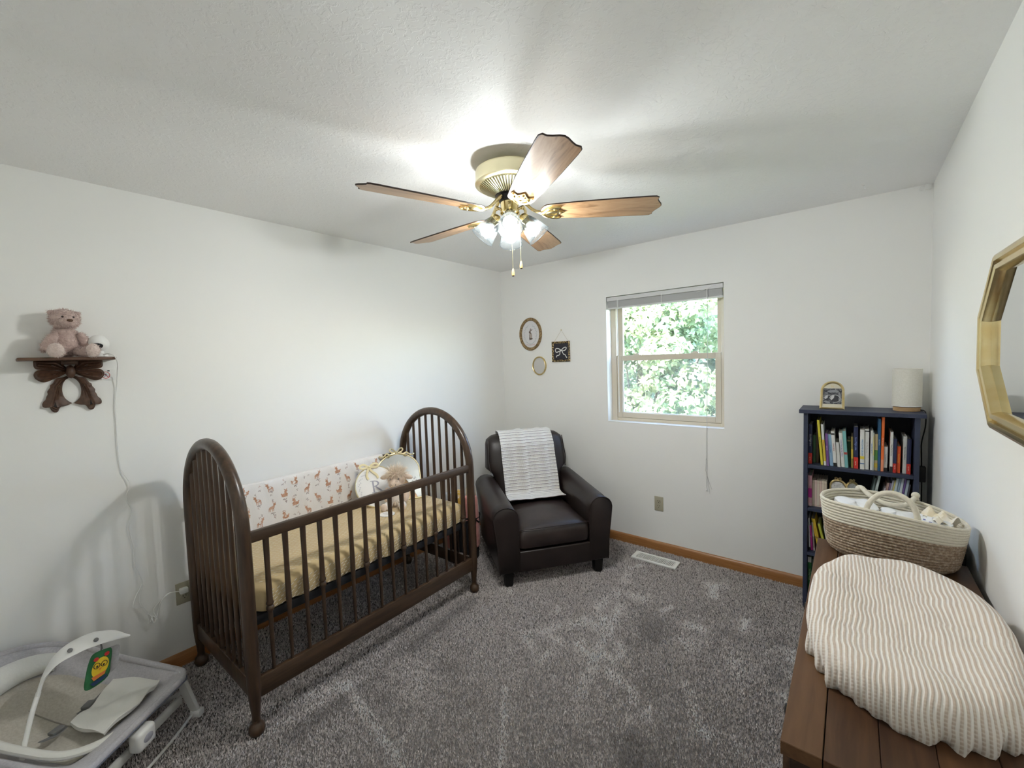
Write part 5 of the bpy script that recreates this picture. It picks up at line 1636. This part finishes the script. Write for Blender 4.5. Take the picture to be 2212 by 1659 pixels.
bowline([(.010, .008), (.020, -.012), (.030, -.026), (.044, -.030), (.052, -.044), (.062, -.058)])
m.build('white_bow', m_white_mat, pn)['kind'] = 'stuff'
m = MB(); m.tube([(-.068, -.004, hh), (.010, -.006, .192), (.078, -.004, hh)], .0013, 5); m.build('string', mat('twine', (.55, .50, .40), .9), sq)
m = MB(); m.lathe([(.003, 0), (.003, .008), (.005, .009), (.0, .011)], 10, T(.010, 0, .194) @ RX(90)); m.build('nail', m_brass, sq)

# ------------------------------------------------------------------ outlets and floor register
def outlet(label, loc, rot):
    o = empty('wall_outlet', label, 'outlet', loc, rot)
    m = MB(); m.rbox((-.035, -.006, -.0575), (.035, 0, .0575), .003); m.build('cover_plate', m_ivory, o)
    for s in (-1, 1):
        m = MB(); m.lathe([(.0, .0085), (.015, .0085), (.0165, .0065), (.0165, .004)], 20, T(0, 0, s * .0195) @ RX(90)); r = m.build('receptacle', m_ivory, o)
        for x in (-.0065, .0065):
            m = MB(); m.box((x - .0013, -.0092, s * .0195 + .001), (x + .0013, -.0080, s * .0195 + .009)); m.build('slot', m_slot, r, smooth=False)
        m = MB(); m.lathe([(.0, .0092), (.0028, .0092), (.0028, .008)], 10, T(0, 0, s * .0195 - .007) @ RX(90)); m.build('ground_hole', m_slot, r)
    m = MB(); m.lathe([(.0, .0072), (.003, .0070), (.003, .005)], 10, RX(90)); m.build('screw', m_ivory, o)
    return o
outlet('almond duplex outlet on the wall under the window', (1.565, 0, .382), 0)
outlet('almond duplex outlet low on the wall behind the crib with a white charger in it', (0, -2.700, .386), 90)

rg = empty('floor_register', 'white slotted metal floor register in the carpet by the far wall', 'floor vent', (1.600, -.192, .004), 0)
m = MB()
m.rbox((-.168, -.062, 0), (.168, -.042, .012), .002); m.rbox((-.168, .042, 0), (.168, .062, .012), .002)
m.rbox((-.168, -.0425, 0), (-.142, .0425, .012), .002); m.rbox((.142, -.0425, 0), (.168, .0425, .012), .002)
m.build('frame', m_white_mat, rg)
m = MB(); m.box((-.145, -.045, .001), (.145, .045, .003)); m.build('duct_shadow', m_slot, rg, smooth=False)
m = MB()
for k in range(27):
    x = -.139 + k * .0106
    m.box((x - .0028, -.043, .004), (x + .0028, .043, .0105), T(0, 0, 0) @ Matrix.Shear('YZ', 4, (0, 0)) if False else None)
m.build('louvers', m_white_mat, rg, smooth=False)['kind'] = 'stuff'

# ------------------------------------------------------------------ bow bracket shelf on the left wall
SZ = 1.634
m_carved = mat('carved_walnut', (.060, .028, .016), .5, c2=(.105, .052, .030), nscale=20, stretch=(1, 3, 3))
ws = empty('wall_shelf', 'small wooden wall shelf on a carved bow bracket', 'shelf', (0, -3.050, SZ))
m = MB(); m.rbox((.0, -.150, -.0125), (.132, .147, 0), .003); m.build('shelf_board', mat('shelf_wood', (.085, .040, .022), .5, c2=(.13, .065, .036), nscale=10, stretch=(3, .5, 3)), ws)
# carved pieces: u along +y, v along z, relief along +x
KC = (.006, -.062)    # knot centre (u, v) relative to shelf centre / top
def uv(cx, cy): return (KC[0] + (cx - 735) * .000297, KC[1] + (785 - cy) * .000426)
def relief(outline, spine, h, ridges=3, name='bow_loop'):
    """carved relief: rings from the outline in to a spine polyline, with grooves"""
    n = len(outline)
    m = MB()
    rings = []
    outline = [(p.x, p.y) for p in smooth_path([(a, b, 0) for a, b in outline], 3, True)]
    n = len(outline)
    P = [Vector(uv(*p)) for p in outline]
    Sp = [Vector(uv(*p)) for p in spine]
    near = []
    for p in P:
        best = None
        for a, b in zip(Sp, Sp[1:]):
            d = b - a; t = max(0, min(1, (p - a).dot(d) / d.length_squared)); q = a + d * t
            if best is None or (p - q).length < (p - best).length: best = q
        near.append(best)
    for t in (0, .0, .12, .3, .5, .7, .88, 1.0):
        rg = []
        for i in range(n):
            q = P[i].lerp(near[i], t)
            hh = 0 if (t == 0 and len(rings) == 0) else h * (.45 + .55 * math.sin(min(1, t) * math.pi / 2)) * (1 - .22 * (0.5 - .5 * math.cos(2 * math.pi * ridges * t)) * (t < 1))
            rg.append((hh, q.x, q.y))
        rings.append(rg)
    m.loft(rings, False, False)
    return m.build(name, m_carved, ws, angle=60)
def mirror(pts): return [(1470 - x, y) for x, y in pts]
upper = [(700, 752), (660, 700), (620, 662), (500, 658), (385, 660), (372, 690), (374, 730), (400, 752), (470, 760), (560, 766), (640, 772), (690, 780)]
lower = [(695, 778), (640, 775), (540, 768), (430, 760), (385, 775), (364, 805), (372, 840), (400, 866), (440, 884), (490, 882), (540, 864), (590, 845), (640, 825), (690, 800)]
tail = [(690, 830), (640, 845), (585, 850), (560, 880), (540, 905), (518, 918), (512, 945), (498, 962), (482, 985), (484, 1010), (470, 1035), (458, 1065), (435, 1085), (420, 1112), (426, 1140), (455, 1150), (490, 1145),
        (500, 1170), (520, 1196), (548, 1203), (570, 1195), (588, 1165), (612, 1145), (650, 1142), (690, 1132), (722, 1118), (695, 1100), (665, 1072), (645, 1040), (634, 995), (636, 950), (650, 905), (680, 868), (712, 848)]
for f in (lambda p: p, mirror):
    relief(f(upper), f([(690, 768), (560, 715), (420, 705)]), .030, 2)
    relief(f(lower), f([(692, 790), (560, 812), (420, 818)]), .034, 2)
    relief(f(tail), f([(690, 845), (600, 930), (560, 1040), (530, 1140), (560, 1150)]), .024, 3, 'bow_tail')
m = MB(); c = uv(735, 785); m.ball((.020, c[0], c[1]), (.026, .016, .030), 16, 12); m.build('bow_knot', m_carved, ws)
m = MB(); m.box((0, -.022, -.030), (.022, .034, -.012)); m.build('bracket_block', m_carved, ws, smooth=False, bevel=.004)

# ------------------------------------------------------------------ teddy bear
m_bear = mat('dusty_pink_plush', (.50, .365, .325), .95, c2=(.64, .50, .455), nscale=45, bscale=80, bstr=.9, bdist=.008, sheen=.4)
m_bear_l = mat('pale_foot_plush', (.64, .52, .47), .95, c2=(.74, .63, .58), nscale=45, bscale=90, bstr=.8, bdist=.006, sheen=.4)
# looks toward +x (local -Y); rotated so -Y points to +x
tb = empty('teddy_bear', 'dusty pink teddy bear sitting on the small wall shelf', 'teddy bear', (.072, -3.052, SZ), 101)
BR = [((0, .012, .072), (.047, .040, .070), None)]
m = MB(); m.ball(*[BR[0][0], BR[0][1]], 20, 14); bod = m.build('body', m_bear, tb)
HD = [((0, -.002, .166), (.048, .042, .044), None), ((0, -.038, .152), (.029, .022, .022), None)]
m = MB(); m.ball(HD[0][0], HD[0][1], 20, 14); m.ball(HD[1][0], HD[1][1], 16, 10); hd_ = m.build('head', m_bear, tb)
EARS = []
for s in (-1, 1):
    EARS.append(((s * .038, .002, .192), (.014, .009, .012), None))
    m = MB(); m.ball(*EARS[-1][:2], 14, 10); m.build('ear', m_bear, hd_)
    m = MB(); m.ball((s * .017, -.040, .174), .0042, 10, 8); m.build('eye', m_eye, hd_)
m = MB(); m.ball((0, -.060, .158), (.0105, .006, .0065), 12, 8); m.build('nose', mat('brown_nose', (.10, .045, .02), .4), hd_)
LIMB = []
for s in (-1, 1):
    M = T(s * .056, -.012, .066) @ RY(s * -26) @ RX(18)
    m = MB(); m.ball((0, 0, 0), (.019, .020, .050), 14, 10, M); m.build('arm', m_bear, tb); LIMB.append(((0, 0, 0), (.019, .020, .050), M))
    M = T(s * .040, -.042, .024) @ RZ(s * 24)
    m = MB(); m.ball((0, 0, 0), (.022, .048, .022), 14, 10, M); lg = m.build('leg', m_bear, tb); LIMB.append(((0, 0, 0), (.022, .048, .022), M))
    M = T(s * .058, -.084, .029) @ RZ(s * 24)
    m = MB(); m.ball((0, 0, 0), (.026, .017, .029), 14, 10, M); m.build('foot', m_bear_l, lg); 
    fuzz('fur', m_bear_l, lg, [((0, 0, 0), (.026, .017, .029), M)], 500, .006, .0009, 20 + s)
fuzz('fur', m_bear, tb, BR + LIMB, 3200, .007, .0010, 11)
fuzz('fur', m_bear, hd_, HD + EARS, 2200, .007, .0010, 12)

# ------------------------------------------------------------------ baby monitor camera with its cord
mc = empty('monitor_camera', 'white round baby monitor camera with a black lens beside the teddy bear', 'camera', (.078, -2.950, SZ), 70)
m = MB(); m.lathe([(.0, 0), (.026, 0), (.028, .004), (.024, .012), (.014, .018), (.012, .030), (.0, .032)], 24); m.build('base', m_white, mc)
MH = T(0, 0, .062) @ RX(10)
m = MB(); m.ball((0, 0, 0), (.034, .032, .036), 24, 16, MH); hd2 = m.build('head', m_white, mc)
m = MB(); m.ball((0, -.012, .004), (.0345, .030, .0365), 24, 16, MH); m.build('face_shell', m_white, hd2)
m = MB(); m.ball((0, -.026, -.002), (.024, .018, .020), 20, 12, MH); m.build('black_face', mat('gloss_black', (.012, .013, .018), .12), hd2)
m = MB(); m.lathe([(.0, .0), (.006, 0), (.006, .004), (.0, .006)], 14, MH @ T(0, -.042, -.002) @ RX(90)); m.build('lens', m_eye, hd2)
cpts = [(.095, -2.945, 1.645), (.120, -2.925, 1.648), (.138, -2.910, 1.636), (.110, -2.898, 1.60), (.04, -2.892, 1.565), (.012, -2.894, 1.50), (.008, -2.905, 1.40), (.006, -2.907, 1.30), (.008, -2.909, 1.20), (.006, -2.907, 1.126), (.009, -2.900, 1.079), (.014, -2.877, 1.016),
        (.010, -2.895, .952), (.008, -2.878, .878), (.012, -2.894, .813), (.007, -2.890, .75), (.010, -2.881, .693), (.008, -2.884, .62), (.012, -2.872, .56), (.020, -2.866, .51), (.016, -2.890, .46), (.028, -2.905, .41), (.020, -2.870, .39),
        (.030, -2.86, .36), (.022, -2.842, .34), (.034, -2.835, .30), (.020, -2.815, .335), (.026, -2.80, .39), (.020, -2.77, .415), (.030, -2.735, .415), (.034, -2.712, .408)]
cpl = [(x - .078, y + 2.950, z - SZ) for x, y, z in cpts]
m = MB(); m.tube([RZ(-70) @ p for p in smooth_path(cpl, 5)], .0025, 6); m.build('power_cord', m_white, mc)
m = MB(); m.tube([RZ(-70) @ Vector((x - .078, y + 2.950, z - SZ)) for x, y, z in smooth_path([(.016, -2.862, .50), (.024, -2.88, .44), (.028, -2.868, .39), (.020, -2.855, .36), (.030, -2.85, .31), (.022, -2.835, .33), (.030, -2.82, .31), (.020, -2.83, .36), (.026, -2.80, .40)], 5)], .0020, 6); m.build('cord_loop', m_white, mc)
pg = MB(); pg.rbox((0, 0, 0), (.030, .036, .026), .004, 2, T(.007, -2.722, .392)); pg.build('charger', m_white).parent = None
o_ = bpy.data.objects['charger']; tag(o_, 'small white usb charger plugged into the outlet behind the crib', 'charger')
m = MB(); m.box((.012, -2.7, .3918), (.026, -2.696, .3925)); m.build('seam', m_greyprint, o_, smooth=False)
# warning tag on the cord
tg = empty('cord_tag', 'white warning tag with a red prohibition circle hanging on the camera cord', 'tag', (.004, -2.918, 1.552), 0)
TF = frame((0, 0, 0), (0, 1, 0), (0, 0, 1), (1, 0, 0))
m = MB(); m.prism([(-.026, -.022), (.024, -.025), (.025, .024), (-.024, .026)], 0, .0008, TF); cdo = m.build('card', m_white, tg, smooth=False)
m = MB(); m.tube([TF @ Vector((-.010 + .0135 * math.cos(t), -.001 + .0150 * math.sin(t), .0010)) for t in [2 * math.pi * k / 28 for k in range(28)]], .0012, 5, closed=True)
m.tube([TF @ Vector((-.019, .009, .0010)), TF @ Vector((-.001, -.011, .0010))], .0011, 5); m.build('red_circle', mat('red_ink', (.60, .06, .07), .6), cdo)['kind'] = 'stuff'
m = MB(); m.face(ell(-.010, .003, .004, .004), .0009, TF); m.face([(-.014, 0), (-.006, 0), (-.004, -.010), (-.010, -.006), (-.016, -.010)], .0009, TF); m.build('child_symbol', m_greyprint, cdo, smooth=False, recalc=False)['kind'] = 'stuff'
m = MB(); m.box((-.004, .017, .0008), (.004, .021, .0012), TF); m.build('punched_slot', m_slot, cdo, smooth=False)

# ------------------------------------------------------------------ baby bouncer
BO = (.600, -2.985, 0)
bo_ = empty('baby_bouncer', 'grey and white baby bouncer seat with a curved toy bar', 'bouncer', BO, 129.3)
m_grey = mat('heather_grey_fabric', (.40, .39, .41), .95, c2=(.47, .46, .48), nscale=140, bscale=220, bstr=.4, bdist=.001, sheen=.2)
m_oat = mat('oatmeal_seat_fabric', (.46, .43, .37), .95, c2=(.54, .51, .45), nscale=120, bscale=160, bstr=.5, bdist=.002, sheen=.2)
m_soft = mat('soft_white_fabric', (.68, .68, .64), .95, bscale=120, bstr=.4, bdist=.002, sheen=.3)
m_pipe = mat('slate_piping', (.13, .14, .18), .7)
m_strap = mat('grey_strap', (.20, .20, .20), .8)
def fz(y): return interp(y, [-.02, .0, .3, .5, .66], [.205, .205, .285, .355, .430])
def hwid(y):
    if y < .04: return .245 - .045 * (1 - y / .04) ** 2 if y >= 0 else .20
    if y < .42: return .245
    t = (y - .42) / .235
    return .245 * math.sqrt(max(0.0, 1 - min(t, 1) ** 2.2))
# outline of the seat frame (closed)
ys_ = [0, .006, .015, .03, .05] + [.05 + .37 * k / 8 for k in range(1, 9)] + [.42 + .235 * math.sin(math.pi / 2 * k / 12) for k in range(1, 13)]
right = [(hwid(y), y) for y in ys_]
left = [(-x, y) for x, y in right[::-1][1:]]
outl = right + left
m = MB(); m.tube([(x, y, fz(y)) for x, y in outl], .013, 10, closed=True); m.build('seat_frame', m_grey, bo_)
m = MB(); m.tube([(x * 1.045, y + (.012 if y > .5 else -.012 if y < .01 else 0), fz(y) - .006) for x, y in outl], .0038, 6, closed=True); m.build('piping', m_pipe, bo_)
# fabric sling: rings from the frame in to a sagging centre
def sling(k, dz):
    cx, cy = 0, .30
    rg = []
    for x, y in outl:
        px, py = x * k, cy + (y - cy) * k
        sag = .115 * (1 - k ** 2.2)
        if py > .40: sag *= 1 - .55 * (py - .40) / .25
        if py < .12: sag *= .35 + .65 * max(0, py) / .12
        rg.append((px, py, fz(py) - sag + dz + .004 * math.sin(py * 30) * (1 - k)))
    return rg
m = MB(); m.loft([sling(k, .008) for k in (1.0, .94, .86, .76, .64)], False, False); m.build('grey_edge_panel', m_grey, bo_)
m = MB(); m.loft([sling(k, .010) for k in (.66, .54, .40, .25, .10, .01)], False, True); m.build('seat_panel', m_oat, bo_)
m = MB(); m.loft([sling(k, -.004) for k in (1.0, .8, .5, .2, .01)], False, True); m.build('sling_underside', m_grey, bo_)
# quilted seams
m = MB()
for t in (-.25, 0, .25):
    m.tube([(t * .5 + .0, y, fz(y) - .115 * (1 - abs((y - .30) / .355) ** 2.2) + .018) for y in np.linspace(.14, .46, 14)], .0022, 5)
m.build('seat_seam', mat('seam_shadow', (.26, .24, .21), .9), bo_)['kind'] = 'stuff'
# head cushion: crescent bolster
def bol(y, r, w, hgt, name, mt):
    pts, rs = [], []
    for k in range(17):
        a = lerp(-1.25, 1.25, k / 16)
        pts.append((w * math.sin(a), y + .10 * math.cos(a), fz(y + .10 * math.cos(a)) - .030 + hgt)); rs.append(r * (.55 + .45 * math.cos(a * .95)))
    m = MB(); m.tube(pts, rs, 12, flat=.75); return m.build(name, mt, bo_)
bol(.455, .056, .165, .018, 'head_cushion', m_soft)
# white crotch pad spread over the lap
def lap(u, v):
    x = lerp(-.065, .190, u); y = lerp(.060, .250, v) + .030 * abs(u - .5) * 2 * (1 - v)
    k = max(abs(x) / .245, abs(y - .30) / .33)
    z = fz(y) - .115 * (1 - min(1, k) ** 2.2) * .62 + .022 + .030 * math.sin(math.pi * u) * math.sin(math.pi * min(1, v + .25)) + .006 * math.sin(u * 11 + v * 6)
    x = .06 + (x - .06) * lerp(1.0, .70, v)
    return (x, y, z)
m = MB(); m.grid(lap, 30, 20, thick=.014); m.build('lap_pad', m_soft, bo_)
m = MB(); m.tube([lap(0, 0)] + [lap(k / 16, 0) for k in range(1, 17)], .004, 6); m.build('lap_pad_edge', m_soft, bo_)
# side bolster of white towelling along the near side
pts = smooth_path([(.165, .060, fz(.06) - .030), (.08, .045, fz(.045) - .034), (-.02, .060, fz(.06) - .040), (-.10, .085, fz(.085) - .036), (-.165, .14, fz(.14) - .024), (-.185, .24, fz(.24) - .014), (-.188, .34, fz(.34) - .010), (-.175, .45, fz(.45) - .012)], 5)
m = MB(); m.tube(pts, [.006 + .012 * math.sin(math.pi * min(1, (k + 1) / 8)  / 2) for k in range(len(pts))], 10, flat=.7); m.build('side_bolster', m_soft, bo_)
# restraint straps and buckles
for s in (-1, 1):
    m = MB(); m.tube(smooth_path([(s * .125, .245, .240), (s * .075, .265, .212), (s * .030, .275, .206)], 5), .016, 8, flat=.22, upv=(0, 0, 1)); st_ = m.build('waist_strap', m_strap, bo_)
    m = MB(); m.rbox((-.020, -.014, -.005), (.020, .014, .007), .003, 2, T(s * .060, .268, .220) @ RZ(s * 10)); m.build('buckle', mat('buckle_grey', (.16, .16, .16), .5), st_)
# legs: two white front legs with feet, base wire, rear stand
m_plas = mat('pale_grey_plastic', (.62, .62, .60), .45)
for s in (-1, 1):
    m = MB()
    A = [(s * .232, .035, .200), (s * .238, .010, .110), (s * .246, -.012, .028)]
    m.tube(A, [.024, .024, .022], 8, flat=.55, upv=(1, 0, 0)); l_ = m.build('front_leg', m_plas, bo_)
    m = MB(); m.rbox((-.016, -.026, 0), (.016, .020, .030), .005, 2, T(s * .247, -.016, 0)); m.build('rubber_foot', m_white, l_)
m = MB(); m.rbox((-.235, .030, .070), (.235, .050, .108), .008); m.build('cross_bar', m_plas, bo_)
m = MB(); m.tube(smooth_path([(.240, -.006, .016), (.10, -.020, .014), (-.10, -.020, .014), (-.240, -.006, .016)], 6), .006, 8); m.build('base_wire', m_plas, bo_)
for s in (-1, 1):
    m = MB(); m.tube(smooth_path([(s * .232, .035, .120), (s * .225, .25, .012), (s * .20, .42, .012), (s * .17, .50, .090), (s * .15, .515, .300)], 6), .0085, 8); m.build('side_rail', m_plas, bo_)
m = MB(); m.tube([(-.20, .42, .012), (.20, .42, .012)], .0075, 8); m.build('rear_rail', m_plas, bo_)
# vibration unit
m = MB(); m.rbox((-.052, -.030, .100), (.030, .020, .178), .016, 3); vu = m.build('vibration_unit', m_white, bo_)
m = MB(); m.lathe([(.0, .002), (.018, .002), (.021, 0), (.021, -.002)], 20, T(-.012, -.031, .140) @ RX(90) @ S(1, .7, 1)); m.build('control_pad', m_greyprint, vu)
# toy bar: thin rod rising into a broad leaf that arches over the seat (world points)
BM = (T(*BO) @ RZ(129.3)).inverted()
rod = [(.575, -3.305, .10), (.545, -3.300, .17), (.515, -3.285, .25), (.470, -3.258, .34), (.430, -3.235, .395)]
m = MB(); m.tube([BM @ Vector(p) for p in smooth_path(rod, 6)], .0075, 10); m.build('toy_bar_rod', m_white, bo_)
leafp = smooth_path([(.440, -3.240, .385), (.405, -3.215, .435), (.385, -3.17, .475), (.382, -3.10, .492), (.392, -3.03, .483), (.408, -2.975, .458)], 6)
lw = [.009, .028, .043, .050, .047, .032, .003]
m = MB()
rings = []
nL = len(leafp)
for i, p in enumerate(leafp):
    t = (leafp[min(i + 1, nL - 1)] - leafp[max(i - 1, 0)]).normalized()
    side = Vector((.80, -.18, -.15)); side = (side - t * side.dot(t)).normalized(); up_v = side.cross(t)
    w = interp(i / (nL - 1), [k / 6 for k in range(7)], lw); th_ = .006
    rings.append([BM @ (p + side * w * math.cos(a) + up_v * th_ * math.sin(a)) for a in [2 * math.pi * k / 12 for k in range(12)]])
m.loft(rings); leaf = m.build('toy_bar_leaf', m_white, bo_)
m = MB()
for i in (nL // 2, int(nL * .70)):
    p = leafp[i]; m.ball(BM @ (p + Vector((.022, -.01, .006))), .008, 10, 8)
m.build('clip', m_strap, leaf)['kind'] = 'stuff'
# hanging soft toy: green book-shaped owl, and a grey crinkle ear behind it
ty = empty('hanging_toy', 'green padded toy with a yellow owl face hanging from the toy bar', 'toy', (.432, -3.075, .335))
view = Vector((2.75 - .43, -3.27 + 3.07, 1.56 - .38)).normalized()
tw = Vector((.28, .96, .10)); tw = (tw - view * tw.dot(view)).normalized(); tu = view.cross(tw)
if tu.z < 0: tu = -tu
tu = (tu + tw * .18).normalized()
TM = frame((0, 0, .06), tw, tu, tw.cross(tu))
out = [(-.034, -.062), (-.006, -.066), (.030, -.046), (.034, .0), (.032, .050), (.010, .058), (-.022, .054), (-.032, .030), (-.036, -.01)]
P = [(p.x, p.y) for p in smooth_path([(a, b, 0) for a, b in out], 4, True)]
m_tg = mat('green_felt', (.03, .16, .06), .9); m_ty = mat('yellow_felt', (.75, .52, .03), .9); m_tr = mat('red_felt', (.55, .03, .03), .9); m_to = mat('orange_felt', (.70, .20, .05), .9); m_tn = mat('navy_felt', (.02, .05, .12), .9)
m = MB(); m.loft([[TM @ Vector((x * k, y * k, z)) for x, y in P] for k, z in ((.9, -.008), (1.0, -.004), (1.0, .004), (.92, .008), (.5, .010), (.02, .011))]); tg_ = m.build('padded_body', m_tg, ty)
def patch(poly, z, mt, name):
    m = MB(); m.prism(poly, .007, z, TM); return m.build(name, mt, ty, angle=30)
patch(ell(.004, -.002, .024, .034, -.15, 20), .0125, m_ty, 'owl_face')
for s in (-1, 1):
    patch(ell(.004 + s * .015, .034 + s * .004, .0075, .0075, 0, 12), .0145, m_tr, 'tuft')
    m = MB(); m.tube([TM @ Vector((.004 + s * .0105 + .0088 * math.cos(t), .006 + .0095 * math.sin(t), .0135)) for t in [2 * math.pi * k / 18 for k in range(18)]], .0011, 5, closed=True); gl = m.build('glasses_rim', m_slot, ty)
    patch(ell(.004 + s * .0095, .003, .0030, .0040, 0, 10), .0140, m_slot, 'pupil')
patch([(.000, -.006), (.009, -.005), (.004, -.013)], .0145, m_to, 'beak')
patch([(-.018, -.030), (.022, -.020), (.020, -.032), (-.010, -.044)], .0135, m_to, 'bow_tie')
patch([(-.020, -.050), (.028, -.034), (.026, -.046), (-.008, -.062)], .0130, m_tn, 'book')
m = MB(); m.tube([(-.018, .015, .118), (-.022, .012, .150)], .003, 6); m.tube([TM @ Vector((0, .055, 0)), (-.020, .014, .130)], .0025, 6); m.build('hanging_loop', m_strap, ty)
m = MB(); m.loft([[TM @ Vector((x * k * .8 + .030, y * k * .8 + .012, z - .022)) for x, y in P] for k, z in ((.9, -.004), (1.0, 0), (.9, .004), (.02, .005))]); er_ = m.build('crinkle_panel', m_grey, ty)
